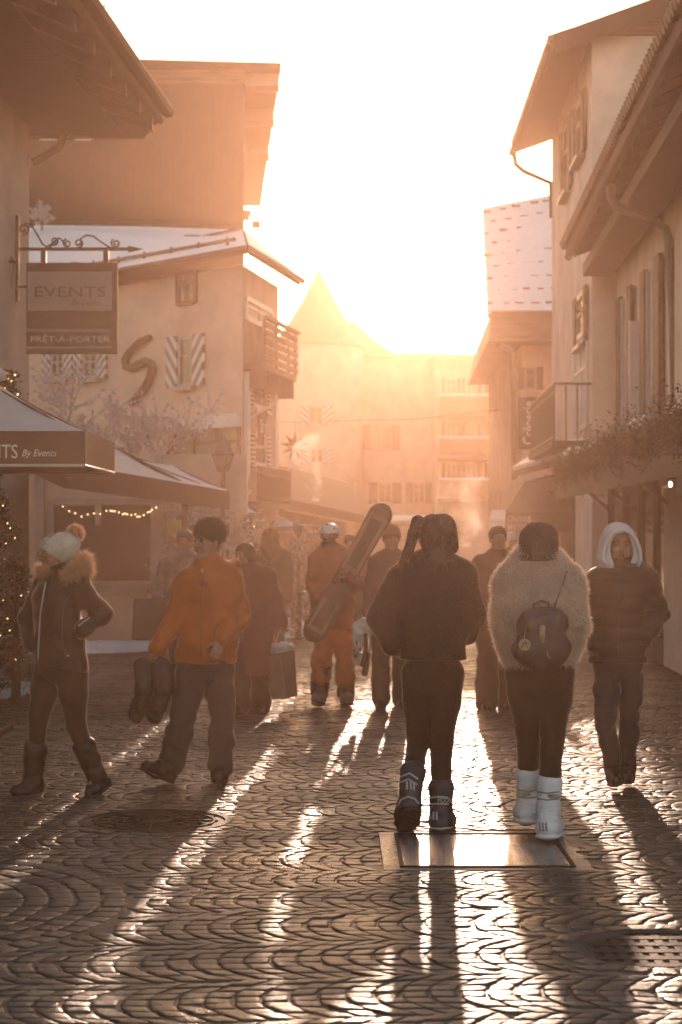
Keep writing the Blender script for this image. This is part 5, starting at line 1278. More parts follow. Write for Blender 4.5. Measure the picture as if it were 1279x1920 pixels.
# P11: woman in the cream fur coat
def woman_fur():
    D = 10.24
    p = Person(D, dict(hd=(1010, 1030, 0), nk=(1010, 1062, 0), ch=(1010, 1125, 0), wa=(1011, 1180, 0), pv=(1012, 1238, 0),
        sL=(962, 1095, 0), eL=(951, 1168, .0), wL=(966, 1228, .10), sR=(1060, 1095, 0), eR=(1072, 1166, .0), wR=(1058, 1222, .10),
        hL=(984, 1262, 0), hR=(1040, 1262, 0), kL=(991, 1372, .05), aL=(990, 1500, .16), tL=(986, 1520, .36), kR=(1036, 1375, -.02), aR=(1028, 1522, -.04), tR=(1034, 1545, .16)),
        'woman in a fluffy cream fur coat and white boots walking away', S=.96, res=.0065)
    p.body(180, 0, 0, face=False)
    FUR = glow_mat('cream_fur', (.55, .46, .42), .35, .9, .12); FURT = glow_mat('cream_fur_tips', (.85, .70, .60), .6, .9, .1)  # strands coloured paler than the coat to paint a sunlit fringe
    j = torso_coat(p, FUR, (.188, .182, .18), 1247, name='fur_coat', sl=(.090, .080, .068), flat=.74, sh=.095, neck=.112, neck_up=.022, fold=(.008, 14), sleeve_end=.95)
    strands('fur', j, FURT, j, 42000, .030, .0012, 7, .35, .35, curl=.12)
    trousers(p, M_BLK2, (.108, .078, .055, .052), fold=(.002, 20), seed=6)
    s = SDF(.006); f, r, u = p.B; M = [tuple(r), tuple(f), tuple(u)]; s.ell(p.L(0, -.012, .040), (.092, .108, .090), .02, M)
    s.chain([P(1010, 1012, D-.02), P(1010, 1060, D-.05)], [.098, .112], .03, (0, 1, 0), .75); s.folds(.003, 45, 2, None, (1, 1, .15)); s.cut((0, 0, P(0, 1047, D).z-.012), (0, 0, -1))
    h = sdf_obj('hair', s, M_HAIRD, p.t); strands('flyaway_hair', h, glow_mat('flyaway_hair', (.45, .24, .13), .6), h, 160, .07, .0005, 6, .2, .9, curl=.6)
    # backpack
    M_BP = mat('backpack_fabric', (.035, .022, .020), .5, .15, 10, .2, 50); M_BPF = mat('backpack_flap', (.075, .045, .045), .45, .12, 10, .15, 50); BR = mat('brass', (.55, .38, .18), .3, .1, 10, metal=.8)
    t = thing('backpack', 'small dark drawstring backpack with flap, buckle and round charm, worn over the cream fur coat', 'backpack', tuple(P(1017, 1245, D-.2)))
    db = D-.235; s = SDF(.0065); s.chain([P(1000, 1170, db), P(1034, 1170, db)], [.085, .085], .03, (0, 1, 0), .75); s.chain([P(992, 1218, db), P(1040, 1218, db)], [.085, .085], .04, (0, 1, 0), .8); s.cone(P(1016, 1180, db), P(1016, 1225, db), .10, .10, .05, (0, 1, 0), .8); s.folds(.005, 22, 3); bag = sdf_obj('bag', s, M_BP, t)
    s = SDF(.006); s.chain([P(998, 1158, db-.03), P(1036, 1158, db-.03)], [.05, .05], .02, (0, 1, 0), .8); s.chain([P(1000, 1172, db-.055), P(1034, 1172, db-.055)], [.045, .045], .02, (0, 1, 0), .5); s.folds(.002, 20, 5); sdf_obj('flap', s, M_BPF, t)
    for x in (985, 1046):
        s = SDF(.006); s.chain([P(x, 1205, db-.03), P(x, 1222, db-.03)], [.046, .05], .02, (0, 1, 0), .7); s.folds(.003, 25, x); sdf_obj('side_pocket', s, M_BP, t)
    y = (db-.09); a = P(1017, 1190, y); s = SDF(.004); s.chain([P(1017, 1178, y+.008), P(1017, 1192, y), P(1018, 1206, y+.01)], [.018, .013, .008], .006, (0, 1, 0), .4); sdf_obj('tab', s, mat('pale_leather', (.32, .24, .17), .5), t)
    b = MB(); pp = [a+Vector((x, -.010, z)) for x, z in ((-.012, -.014), (.012, -.014), (.012, .014), (-.012, .014), (-.012, -.014))]; b.tube(pp, .0022, 6).tube([a+Vector((-.012, -.01, 0)), a+Vector((.012, -.01, 0))], .0018, 5); b.build('buckle', BR, t)
    c = P(984, 1209, y+.0); k = MB(); k.prism([(c.x+.031*math.cos(q*math.pi/12), c.y, c.z+.031*math.sin(q*math.pi/12)) for q in range(24)], (0, .006, 0)); ch = k.build('charm', mat('tan_charm', (.36, .24, .16), .5), t)
    b = MB().tube([c+Vector((-.018, -.003, -.016)), c+Vector((.002, -.003, .018)), c+Vector((.014, -.003, -.014))], .0025, 5).tube([c+Vector((-.014, -.003, .006)), c+Vector((.016, -.003, .008))], .0022, 5); b.build('charm_mark', M_BOOT, ch)
    MB().tube([c+Vector((0, 0, .03)), P(984, 1190, y+.01), P(986, 1178, y+.03)], .002, 5).build('charm_cord', BR, ch)
    MB().tube([P(996, 1150, db), P(1001, 1134, db+.0), P(1015, 1127, db), P(1028, 1130, db), P(1034, 1150, db)], .006, 6).build('handle', M_BPF, t, smooth=True)
    MB().tube([P(1036, 1148, db-.02), P(1048, 1115, D-.225), P(1060, 1082, D-.18), P(1063, 1070, D-.12)], .0045, 6).build('strap', mat('strap_brown', (.16, .10, .08), .6), t, smooth=True)
    MB().tube([P(1026, 1222, y+.01), P(1028, 1232, y), P(1032, 1236, y)], .003, 5).build('drawcord', BR, t)
    MW = mat('white_moon_boot', (.62, .62, .68), .5, .06, 7, .15, 40); G_ = mat('boot_grey_print', (.22, .19, .19), .5)
    for q in 'LR':
        lf = q == 'L'; d = .16 if lf else -.04
        o = boot(p, p.J['a'+q], p.J['t'+q], p.J['k'+q], MW, MW, heel=P(990, 1524, D+.11) if lf else P(1027, 1552, D-.09), sh=.064, top=.155, tr=.069, foot=.068, fold=.003, sole=.3)
        xa, xb, y = (972, 1008, 1484) if lf else (1002, 1051, 1487)
        for dy in (0, 13): trim('band', o, [(xa, y+dy-3), ((xa+xb)/2, y+dy), (xb, y+dy-3)], .004, G_)
        a = surf(o, (xa+xb)/2+(12 if not lf else -6), y+6)
        if a: text('lettering', 'MOON', .032, G_, o, a+Vector((0, -.005, 0)), fit=.06)
        yy = y+22
        for k in range(3): trim('lace', o, [(xa+1, yy+k*8), ((xa+xb)/2, yy+k*8+7), (xb-1, yy+k*8-1)], .0022, MW); trim('lace', o, [(xb-1, yy+k*8+4), ((xa+xb)/2, yy+k*8+1), (xa+1, yy+k*8+7)], .0022, MW)
        if not lf:
            for x in (1012, 1018, 1024): trim('emblem', o, [(x, 1543), (x+1, 1560)], .0055, G_)
woman_fur()

# P12: man in the white hood
def man_hood():
    D = 12.25
    p = Person(D, dict(hd=(1160, 1026, 0), nk=(1162, 1068, 0), ch=(1164, 1118, 0), wa=(1160, 1172, 0), pv=(1158, 1232, 0),
        sL=(1124, 1092, 0), eL=(1108, 1158, .02), wL=(1122, 1212, -.08), sR=(1208, 1090, 0), eR=(1230, 1150, .02), wR=(1205, 1200, -.08),
        hL=(1139, 1250, 0), hR=(1180, 1250, 0), kL=(1135, 1342, -.10), aL=(1150, 1440, -.05), tL=(1153, 1462, -.26), kR=(1180, 1342, .05), aR=(1176, 1438, .14), tR=(1174, 1458, -.06)),
        'man in a black puffer jacket with a white hood, hands in pockets', S=1.0, res=.0065)
    p.body(4, 4, 0)
    def hood_col(s): s.chain([P(1125, 1076, D-.04), P(1162, 1084, D-.09), P(1200, 1074, D-.04)], [.05, .05, .05], .04)
    j = torso_coat(p, cloth('black_puffer', (.020, .013, .008), .45, 18, .25), (.195, .190, .195), 1242, sl=(.098, .088, .068), flat=.8, sh=.095, neck=.09, neck_up=0, fold=(.006, 12), quilt=(.095, .016), extra=hood_col)
    trousers(p, M_DENIM, (.094, .074, .060, .058), fold=(.008, 17), seed=4, end=.98)
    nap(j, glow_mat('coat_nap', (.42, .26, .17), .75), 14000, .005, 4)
    trim('zip', j, [(1161, 1092), (1160, 1140), (1159, 1238)], .004, M_BOOT)
    f, r, u = p.B; M = [tuple(r), tuple(f), tuple(u)]; MH = glow_mat('white_hood', (.60, .58, .60), .10, .9, .05)
    s = SDF(.0055); s.ell(p.L(0, -.012, .05), (.108, .125, .112), .03, M); s.cone(p.L(-.02, -.01, .01), p.L(-.075, .01, -.085), .095, .075, .04); s.cone(p.L(.02, -.01, .01), p.L(.075, .01, -.085), .095, .075, .04); s.cone(p.L(0, -.02, -.02), p.L(0, -.02, -.10), .11, .12, .04)
    # a deep brim round the face
    rim = [p.L(.118*math.sin(a)*(1.0 if math.cos(a) > 0 else 1.0), .075+.02*math.cos(a), .03+.098*math.cos(a) if math.cos(a) > 0 else .03+.145*math.cos(a)) for a in [2*math.pi*k/20 for k in range(2, 19)]][2:-2]
    s.ell(p.L(0, .13, -.01), (.078, .10, .098), .015, M, True); s.ell(p.L(0, .05, -.02), (.078, .08, .125), .012, M, True); s.ell(p.L(0, .12, -.12), (.045, .12, .09), .015, M, True)
    s.folds(.003, 18, 2); h = sdf_obj('hood', s, MH, p.t); MB().tube([p.L(x, .103-.3*abs(x)*abs(x)*8*.3, z) for x, z in ((-.098, -.125), (-.122, -.085), (-.116, -.02), (-.09, .045), (-.05, .088), (0, .104), (.05, .088), (.09, .045), (.116, -.02), (.122, -.085), (.098, -.125))], .013, 8).build('brim', MH, h, smooth=True)
    for q in 'LR': boot(p, p.J['a'+q], p.J['t'+q], p.J['k'+q], M_BOOT, M_RUB, sh=.058, top=.06, foot=.050, fold=.002)
    b = MB(); b.tube([P(1146, 1440, D-.12), P(1153, 1443, D-.14), P(1162, 1440, D-.12)], .006, 6); b.build('laces', mat('tan_laces', (.3, .16, .08), .7), p.t)
man_hood()

# P6: snowboarder with the white helmet
def snowboarder():
    D = 18.0
    p = Person(D, dict(hd=(618, 1010, 0), nk=(618, 1036, 0), ch=(620, 1078, 0), wa=(622, 1122, 0), pv=(624, 1162, 0),
        sL=(596, 1052, 0), eL=(588, 1095, .03), wL=(602, 1128, -.16), sR=(644, 1052, 0), eR=(668, 1098, -.16), wR=(650, 1078, -.40),
        hL=(610, 1178, 0), hR=(640, 1178, 0), kL=(604, 1240, -.06), aL=(599, 1300, .0), tL=(597, 1312, -.20), kR=(646, 1240, .0), aR=(649, 1302, .05), tR=(651, 1312, -.14)),
        'snowboarder in a white helmet, goggles and rust red ski suit', S=1.0, res=.0085)
    p.body(-4, 6, 0, fine=False, face=False, hands=((p.J['wL'], (.5, -.2, -.7), (.3, -1, 0), 1.3, 1.15), (p.J['wR'], (-.6, -.2, -.6), (.3, -1, .2), 1.3, 1.15)), skin=cloth('glove_and_skin', (.10, .055, .04)))
    torso_coat(p, cloth('rust_jacket', (.30, .075, .035)), (.195, .20, .205), 1180, sl=(.088, .078, .062), sh=.085, neck=.085, neck_up=.02, fold=(.010, 12), seed=4)
    trousers(p, cloth('rust_trousers', (.42, .10, .035)), (.105, .105, .085, .08), fold=(.012, 12), seed=9, end=.6)
    s = SDF(.009)
    for q in 'LR': kn, an = p.J['k'+q], p.J['a'+q]; s.cone(lerp(kn, an, .12), lerp(kn, an, .92), .088, .082, .02)
    s.folds(.009, 16, 7); sdf_obj('gaiters', s, M_BLK, p.t)
    f, r, u = p.B; M = [tuple(r), tuple(f), tuple(u)]
    s = SDF(.006); s.ell(p.L(0, -.01, .052), (.098, .116, .095), .02, M); s.cut(p.L(0, .0, .026), -u); h = sdf_obj('helmet', s, mat('white_helmet', (.75, .73, .70), .3, .05, 5), p.t)
    s = SDF(.006); s.ell(p.L(0, .060, .018), (.088, .050, .042), .02, M); sdf_obj('goggles', s, mat('dark_goggles', (.02, .016, .015), .2), p.t)
    s = SDF(.006); s.ell(p.L(0, .025, -.055), (.082, .085, .062), .03, M); s.folds(.003, 30, 1); sdf_obj('face_mask', s, M_BLK, p.t)
    MB().ball(p.L(.02, .06, .128), .012, 8, 6).ball(p.L(-.05, .08, .09), .010, 8, 6).ball(p.L(.06, .075, .09), .010, 8, 6).build('sticker', mat('red_sticker', (.5, .05, .03), .5), h)
    for q in 'LR': boot(p, p.J['a'+q], p.J['t'+q], p.J['k'+q], mat('grey_boot', (.10, .09, .09), .6, .2, 9), M_RUB, sh=.072, top=.08, foot=.062, fold=.003, res=.009)
    # snowboard
    a, b_ = P(592, 1180, D-.30), P(712, 968, D-.34); t = thing('snowboard', 'dark snowboard with pink bracket shaped graphics held slantwise by the snowboarder', 'snowboard', tuple(a))
    d = (b_-a).normalized(); n = Vector((.12, -1, .05)); n = (n-d*n.dot(d)).normalized(); w = d.cross(n).normalized(); Lb = (b_-a).length; hw = .112
    out = []
    for i in range(13): g = math.pi*i/12; out.append((Lb+hw*1.15*math.sin(g), hw*math.cos(g)*1.02))
    for i in range(1, 6): out.append((Lb*(1-i/6), -hw*(1-.12*math.sin(math.pi*i/6))))
    for i in range(13): g = math.pi*i/12; out.append((-hw*1.15*math.sin(g), -hw*math.cos(g)*1.02))
    for i in range(1, 6): out.append((Lb*i/6, hw*(1-.12*math.sin(math.pi*i/6))))
    k = MB(); N = len(out); tipz = lambda u: n*(-.0) + n*(.06*(max(0, u-Lb)/hw)**2*.5+.06*(max(0, -u)/hw)**2*.5)*-1
    k.v += [tuple(a+d*u+w*v+tipz(u)) for u, v in out]+[tuple(a+d*u+w*v+tipz(u)-n*.012) for u, v in out]
    k.f += [tuple(range(N)), tuple(range(2*N-1, N-1, -1))]+[(i, N+i, N+(i+1) % N, (i+1) % N) for i in range(N)]
    bd = k.build('board', mat('board_base', (.05, .026, .018), .35, .1, 5), t)
    def bar(u0, u1, v0, v1, kk): q = [a+d*u+w*v+n*.0015 for u, v in ((u0, v0), (u1, v0), (u1, v1), (u0, v1))]; kk.prism([x for x in q], n*.002)
    s1 = 1 if w.x > 0 else -1
    for (u0, u1, v0, v1), op in (((Lb*.52, Lb*1.0, -.085, .085), 'lo'), ((-.02, Lb*.25, -.085, .085), 'hi')):
        kk = MB(); th = .032
        bar(u0, u1, v0, v0+th, kk); bar(u0, u1, v1-th, v1, kk)
        bar(u0, u0+th*1.3, v0+th, v1-th, kk)
        if op == 'lo': bar(u1-th*1.3, u1, v0+th, v1-th, kk)
        kk.build('graphic', mat('board_pink', (.30, .17, .13), .5), bd)
    s = SDF(.008)
snowboarder()

# generic standing figure: joints from proportions
def figure(px, D, h, label, yaw, hair, top, bottom, S=None, swing=0, hat=None, arms=None, tw=(.185, .18, .2), hemf=.47, shoes=True, hairf=None, extra=None, sl=(.08, .07, .055), step=.12, long=False, trr=(.10, .08, .07, .066)):
    ppm = FPX/D; S = S or h/1.75; y = lambda z: HY-(z-EYE)*ppm; Xp = lambda dx: px+dx*ppm; c = math.cos(R(yaw)); s_ = 1
    w = .185*S
    J = dict(hd=(px, y(h-.115*S), 0), nk=(px, y(.835*h), 0), ch=(px, y(.72*h), 0), wa=(px, y(.60*h), 0), pv=(px, y(.52*h), 0),
             sL=(Xp(-w), y(.80*h), 0), eL=(Xp(-w-.05), y(.62*h), .02), wL=(Xp(-w-.03), y(.47*h), -.06), sR=(Xp(w), y(.80*h), 0), eR=(Xp(w+.05), y(.62*h), .02), wR=(Xp(w+.03), y(.47*h), -.06),
             hL=(Xp(-.09*S), y(.49*h), 0), hR=(Xp(.09*S), y(.49*h), 0), kL=(Xp(-.10*S), y(.28*h), -step*.6), aL=(Xp(-.10*S), y(.065), -step), tL=(Xp(-.11*S), y(.03), -step-.20),
             kR=(Xp(.10*S), y(.28*h), step*.5), aR=(Xp(.10*S), y(.065), step), tR=(Xp(.11*S), y(.03), step-.20))
    if arms: J.update(arms)
    if abs(yaw) > 120:
        for q in 'LR': J['t'+q] = (J['t'+q][0], J['t'+q][1], J['a'+q][2]+.2)
    p = Person(D, J, label, S=S, res=.010)
    p.body(yaw, 0, 0, fine=D < 21, face=False, lips=False)
    p.coat = torso_coat(p, top, tw, y(hemf*h), sl=sl, name='coat' if long else 'jacket', fold=(.009, 12), seed=int(px) % 17)
    trousers(p, bottom, trr, end=.97, seed=3)
    f, r, u = p.B; M = [tuple(r), tuple(f), tuple(u)]
    if hat is not None: beanie(p, hat, (.088, .035), (-.08, -.04), size=1.1, up=.01)
    s = SDF(.008); s.ell(p.L(0, -.022, .045), (.086, .098, .088), .02, M)
    if hairf: hairf(s, p)
    s.ell(p.L(0, .10, -.03), (.062, .075, .075), .01, M, True)
    if hair is not None: p.hair = sdf_obj('hair', s, hair, p.t)
    for q in 'LR': boot(p, p.J['a'+q], p.J['t'+q], p.J['k'+q], M_BOOT, M_RUB, sh=.058, top=.06, foot=.047, fold=.002, res=.010)
    if extra: extra(p)
    return p
BLUEG = cloth('blue_grey_camouflage', (.16, .15, .16), var=.55, bs=30)
def stroller():
    D = 19.5
    p = figure(346, D, 1.64, 'smiling person in a mottled grey jacket just behind the man in orange', -8, M_HAIRD, BLUEG, M_BLK, arms=dict(sL=(312, 1062, 0), eL=(294, 1100, .0), wL=(296, 1128, -.12)))
    t = thing('flat_bag', 'large dark flat carrier bag at the left of the man in orange', 'bag', tuple(P(280, 1202, D-.3)))
    a, b_ = P(250, 1200, D-.26), P(313, 1122, D-.26); k = MB()
    k.hexa([(a.x-.01, a.y-.07, a.z+.01), (b_.x, a.y-.07, a.z), (b_.x, a.y+.03, a.z), (a.x-.01, a.y+.03, a.z), (a.x+.01, a.y-.05, b_.z-.01), (b_.x, a.y-.05, b_.z+.01), (b_.x, a.y+.02, b_.z+.01), (a.x+.01, a.y+.02, b_.z)])
    k.build('bag', mat('dark_paper', (.065, .05, .04), .6, .15, 6, .2, 20), t, bevel=.008); MB().tube([(a.x+.12, a.y, b_.z), (a.x+.15, a.y, b_.z+.09), P(297, 1133, D-.14), (a.x+.24, a.y, b_.z)], .005, 6).build('handle', M_BOOT, t)
stroller()
def coat_woman():
    D = 17.5; M_RED = cloth('oxblood_coat', (.13, .035, .025), .95, 40, .3)
    def hf(s, p): s.chain([p.L(0, -.05, .02), p.L(0, -.06, -.08), p.L(.0, -.06, -.16)], [.085, .08, .06], .04)
    p = figure(465, D, 1.60, 'woman in a long oxblood coat right of the man in orange', -35, M_HAIRD, M_RED, M_BLK, hairf=hf, hemf=.215, long=True, tw=(.185, .18, .22), sl=(.09, .085, .075), trr=(.11, .11, .115, .125),
        arms=dict(hd=(457, 1043, 0), nk=(465, 1070, 0), sR=(500, 1082, 0), eR=(516, 1124, .02), wR=(524, 1170, -.03), sL=(440, 1084, 0), eL=(428, 1130, 0), wL=(432, 1180, -.1), pv=(474, 1180, 0), ch=(472, 1108, 0), wa=(473, 1145, 0)))
    nap(p.coat, glow_mat('red_nap', (.30, .06, .04), .65), 14000, .014)
    t = thing('paper_bag', 'tall paper shopping bag with tissue and string handles beside the oxblood coat', 'bag', tuple(P(530, 1310, D-.1)))
    A = lambda x, y, d: P(x, y, D+d); b = MB().hexa([A(510, 1311, -.05), A(538, 1310, -.22), A(558, 1303, -.05), A(530, 1304, .12), A(500, 1229, -.05), A(526, 1226, -.22), A(552, 1218, -.05), A(526, 1220, .12)])
    bg = b.build('bag', mat('kraft_paper', (.20, .125, .085), .7, .12, 5, .15, 15), t)
    MB().prism([A(509.6, 1310, -.062), A(537.5, 1309, -.232), A(525.5, 1227, -.232), A(499.6, 1230, -.062)], (-.004, -.004, 0)).build('side_panel', mat('pale_paper', (.40, .29, .22), .7, .1, 5), bg)
    s = SDF(.009); s.chain([A(512, 1222, -.05), A(526, 1216, -.08), A(542, 1216, -.05)], [.045, .05, .045], .02); s.folds(.016, 26, 4); sdf_obj('tissue', s, M_WHITE, t)
    MB().tube([A(514, 1228, -.10), A(520, 1196, -.06), A(525, 1180, -.05)], .004, 5).tube([A(542, 1222, -.10), A(535, 1196, -.06), A(526, 1180, -.05)], .004, 5).build('handle', M_GREY, t)
coat_woman()
def others():
    BL = glow_mat('blonde_hair', (.42, .26, .12), .5)
    def longh(s, p): s.chain([p.L(0, -.05, .02), p.L(0, -.07, -.10), p.L(.0, -.07, -.22)], [.10, .11, .09], .04)
    p = figure(508, 23, 1.66, 'blonde haired person in dark clothes walking away by the frosted shrubs', 170, BL, cloth('umber_jacket', (.07, .04, .03)), M_BLK, hairf=longh); strands('loose_hair', p.hair, BL, p.hair, 1500, .07, .0016, 3, .5, .6)
    figure(656, 25, 1.58, 'dark haired person half hidden between the snowboarder and the board', 0, M_HAIRD, cloth('brown_jacket', (.08, .045, .03)), M_BLK)
    # companion with the knitted hat and the white bindings
    D = 17.9
    p = figure(734, D, 1.68, 'skier in a russet hat and dark clothes partly behind the woman in black', 3, None, cloth('charcoal_brown_jacket', (.075, .04, .03)), cloth('charcoal_brown_trousers', (.06, .035, .028)), hat=cloth('russet_knit', (.26, .07, .04), .95, 60, .5), arms=dict(sL=(706, 1056, 0), eL=(694, 1105, 0), wL=(688, 1150, -.1)), trr=(.11, .10, .09, .085))
    t = thing('gear_bundle', 'white ski gloves and strapped bindings dangling beside the skier in the russet hat', 'ski gear', tuple(P(680, 1220, D-.15)))
    s = SDF(.008); s.chain([P(668, 1176, D-.15), P(684, 1172, D-.15), P(692, 1186, D-.15)], [.045, .055, .04], .03); s.chain([P(672, 1188, D-.17), P(678, 1206, D-.16)], [.045, .03], .03); s.folds(.010, 24, 3); sdf_obj('glove', s, M_WHITE, t)
    for q, m_ in (([(664, 1192), (664, 1205), (670, 1222), (674, 1228)], .018), ([(686, 1188), (686, 1215), (682, 1238), (678, 1250)], .020), ([(694, 1180), (694, 1210), (690, 1240)], .012)):
        MB().tube([P(x, y, D-.2) for x, y in q], m_, 8).build('strap', M_GREY if m_ < .019 else M_BOOT, t, smooth=True)
    s = SDF(.008); s.chain([P(690, 1226, D-.2), P(684, 1262, D-.2)], [.028, .032], .02, (0, 1, 0), .5); sdf_obj('heel_piece', s, M_BOOT, t)
    s = SDF(.008); s.chain([P(676, 1228, D-.16), P(674, 1244, D-.16)], [.03, .022], .02); sdf_obj('cup', s, M_GREY, t)
    # person coming on the right of centre
    D = 17.7
    p = figure(934, D, 1.68, 'short haired person in a long russet brown coat holding a folded paper', 6, M_HAIRD, cloth('russet_coat', (.11, .045, .03), .9), cloth('russet_trousers', (.09, .035, .025)), hemf=.40, tw=(.185, .185, .20), trr=(.11, .11, .11, .11), arms=dict(sL=(902, 1056, 0), eL=(893, 1100, 0), wL=(908, 1142, -.20), sR=(962, 1056, 0)))
    t = thing('folded_paper', 'folded white paper in the hand of the person in the russet coat', 'paper', tuple(P(906, 1150, D-.25)))
    MB().prism([P(898, 1140, D-.24), P(915, 1150, D-.30), P(918, 1166, D-.30), P(902, 1156, D-.24)], (.004, .012, .004)).build('sheet', M_WHITE, t); MB().prism([P(899, 1143, D-.26), P(914, 1152, D-.32), P(914, 1158, D-.32), P(900, 1149, D-.26)], (.002, .004, .001)).build('fold', M_GREY, t)
    figure(962, 27, 1.60, 'distant figure in a pale cap just right of the short haired walker', 10, None, cloth('brown_jacket', (.08, .045, .03)), M_BLK, hat=M_GREY)
others()
# ---------------------------------------------------------------- trees, plants, lamps, benches, steam
M_BARK = mat('bark', (.07, .045, .03), .9, .3, 12, .5, 60)
M_FROST = glow_mat('hoar_frost', (.62, .58, .60), .35, .8, .08)
M_LEAF = glow_mat('conifer_needles', (.035, .045, .022), .25, .7, .35)
M_FAIRY = mat('fairy_light', (1, .8, .5), .5, emit=(1, .62, .3), es=2.4)
def frosty_tree(label, base, h, spread, seed, trunk_r=.05, lean=0, levels=4, up=.35, group=None, twig=.010, leaves=1.0):
    rnd = random.Random(seed); t = thing('frosted_tree', label, 'tree', tuple(base), group)
    tk, tw, fr = MB(), MB(), MB()
    def blob(p, r):
        k = len(fr.v); 
        for q in range(3):
            a = Vector((rnd.gauss(0, 1), rnd.gauss(0, 1), rnd.gauss(0, 1))).normalized()*r; c = a.cross(Vector((rnd.random(), rnd.random(), .3))).normalized()*r*.5
            k = len(fr.v); fr.v += [tuple(p-a*.6), tuple(p+c), tuple(p+a), tuple(p-c)]; fr.f.append((k, k+1, k+2, k+3))
    def grow(p, d, L, r, lv):
        pts = [p]; n = 4
        for i in range(n):
            d = (d+Vector((rnd.gauss(0, .16), rnd.gauss(0, .16), rnd.gauss(.04, .10)))).normalized(); p = p+d*L/n; pts.append(p)
        rr = [r*(1-.55*i/n) for i in range(n+1)]
        (tk if lv >= levels-1 else tw).tube(pts, rr, 6 if lv > 1 else 4, False)
        if lv == 0:
            for q in pts[1:]:
                if rnd.random() < .9*leaves: blob(q, rnd.uniform(.025, .06))
            return
        for i in range(rnd.randint(4, 5)+(1 if lv < 3 else 0)):
            a = pts[rnd.randint(1, n)]; e = Vector((rnd.gauss(0, spread), rnd.gauss(0, spread), rnd.gauss(up, .3))).normalized(); grow(a, (d*.55+e).normalized(), L*rnd.uniform(.52, .76), max(r*.52, .0075), lv-1)
            if lv <= 2 and rnd.random() < .6*leaves: blob(a, rnd.uniform(.02, .05))
    grow(Vector(base), Vector((lean, 0, 1)), h*.5, trunk_r, levels)
    tk.build('trunk', M_BARK, t, smooth=True); tw.build('twigs', M_FROST, t, smooth=True); fr.build('crown', M_FROST, t)
def conifer(label, base, h, r, seed, light=0, snow=0, group=None, n=5200, pot=False):
    rnd = random.Random(seed); t = thing('potted_conifer' if pot else 'conifer', label, 'tree', tuple(base), group); B = Vector(base); z0 = .35 if pot else .1
    MB().tube([B, B+Vector((0, 0, h*.97))], [.05, .01], 6).build('trunk', M_BARK, t)
    b = MB(); s = MB(); L = MB(); W_ = []
    nb = int(h*26)
    for i in range(nb):
        u = (i+rnd.random())/nb; z = z0+(h-z0)*u; R_ = r*(1-u)**.8*rnd.uniform(.75, 1.1)+.03; a = rnd.uniform(0, 2*math.pi)
        d = Vector((math.cos(a), math.sin(a), -.18)); o = B+Vector((0, 0, z)); m_ = max(4, int(n/nb))
        for k in range(m_):
            q = rnd.random()**.6; p = o+d*R_*q+Vector((rnd.gauss(0, .035), rnd.gauss(0, .035), rnd.gauss(0, .03)))
            e = (d+Vector((rnd.gauss(0, .7), rnd.gauss(0, .7), rnd.gauss(.1, .5)))).normalized()*rnd.uniform(.035, .075); w = e.cross(Vector((rnd.random(), .3, 1))).normalized()*.009
            tgt = s if rnd.random() < snow else b; kk = len(tgt.v); tgt.v += [tuple(p-w), tuple(p+w), tuple(p+e)]; tgt.f.append((kk, kk+1, kk+2))
        if light and rnd.random() < light: L.ball(o+d*R_*rnd.uniform(.8, 1.05), .006, 6, 4)
    b.build('crown', M_LEAF, t)
    if s.v: s.build('frost', M_FROST, t)
    if L.v: L.build('fairy_lights', M_FAIRY, t)
    if pot: MB().lathe(B, [(.13, 0), (.19, .02), (.21, .30), (.23, .33), (.21, .35), (.18, .34)], 20).build('pot', M_WHITE, t, smooth=True)
def plantings():
    frosty_tree('frost covered tree with pink lit twigs before the beige corner house', (P(205, 0, 29.5).x, 29.5, 0), 4.35, .72, 4, .08, leaves=1.3)
    conifer('tall dark conifer with fairy lights at the left edge behind the bobble hat woman', (-3.62, 20.0, 0), 2.25, .62, 1, light=.9, n=9000)
    conifer('lower dark shrub with fairy lights beside the tall conifer at the left edge', (-3.15, 18.6, 0), 1.35, .42, 2, light=.7, n=5000)
    b_ = (P(3, 0, 20.6).x, 20.6, 3.05)
    t = thing('wall_plant', 'hanging greenery with tiny lights on the left wall above the first parasol', 'plant', b_); rnd = random.Random(8); b, L = MB(), MB()
    for i in range(1500):
        p = Vector(b_)+Vector((rnd.gauss(0, .07), rnd.gauss(0, .07), rnd.uniform(-.15, .32))); e = Vector((rnd.gauss(0, 1), rnd.gauss(0, 1), rnd.gauss(-.3, 1))).normalized()*.06; w = e.cross(Vector((.3, 1, .2))).normalized()*.012; k = len(b.v); b.v += [tuple(p-w), tuple(p+w), tuple(p+e)]; b.f.append((k, k+1, k+2))
        if i % 60 == 0: L.ball(p*1.0, .008, 6, 4)
    b.build('leaves', M_LEAF, t); L.build('fairy_lights', M_FAIRY, t)
    for i, (lab, px, D, h, r, sd, pot) in enumerate((
        ('frosted young conifer standing behind the orange jacket, left of the snowy parasol', 470, 27, 1.9, .55, 3, False),
        ('snow dusted conifer between the blonde figure and the snowboarder', 560, 29, 1.75, .50, 5, False),
        ('small frosted conifer close behind the snowboarder shoulder', 590, 31, 1.6, .40, 6, False))):
        conifer(lab, (P(px, 0, D).x, D, 0), h, r, sd, snow=.45, n=4200, pot=pot, group='frosted conifers in mid distance', light=.15)
    frosty_tree('bare frosted shrub with looping twigs under the street lantern', (P(448, 0, 25.8).x, 25.8, 0), 2.5, .9, 12, .04, levels=3, leaves=1.6)
    conifer('potted dark shrub with tiny lights at the right edge', (P(1272, 0, 23.6).x, 23.6, 0), .98, .30, 9, light=.8, n=2600, pot=True)
    conifer('small potted shrub by the shop door behind the man in the white hood', (P(1240, 0, 27).x-.12, 27, 0), .8, .22, 10, n=1500, pot=True)
plantings()
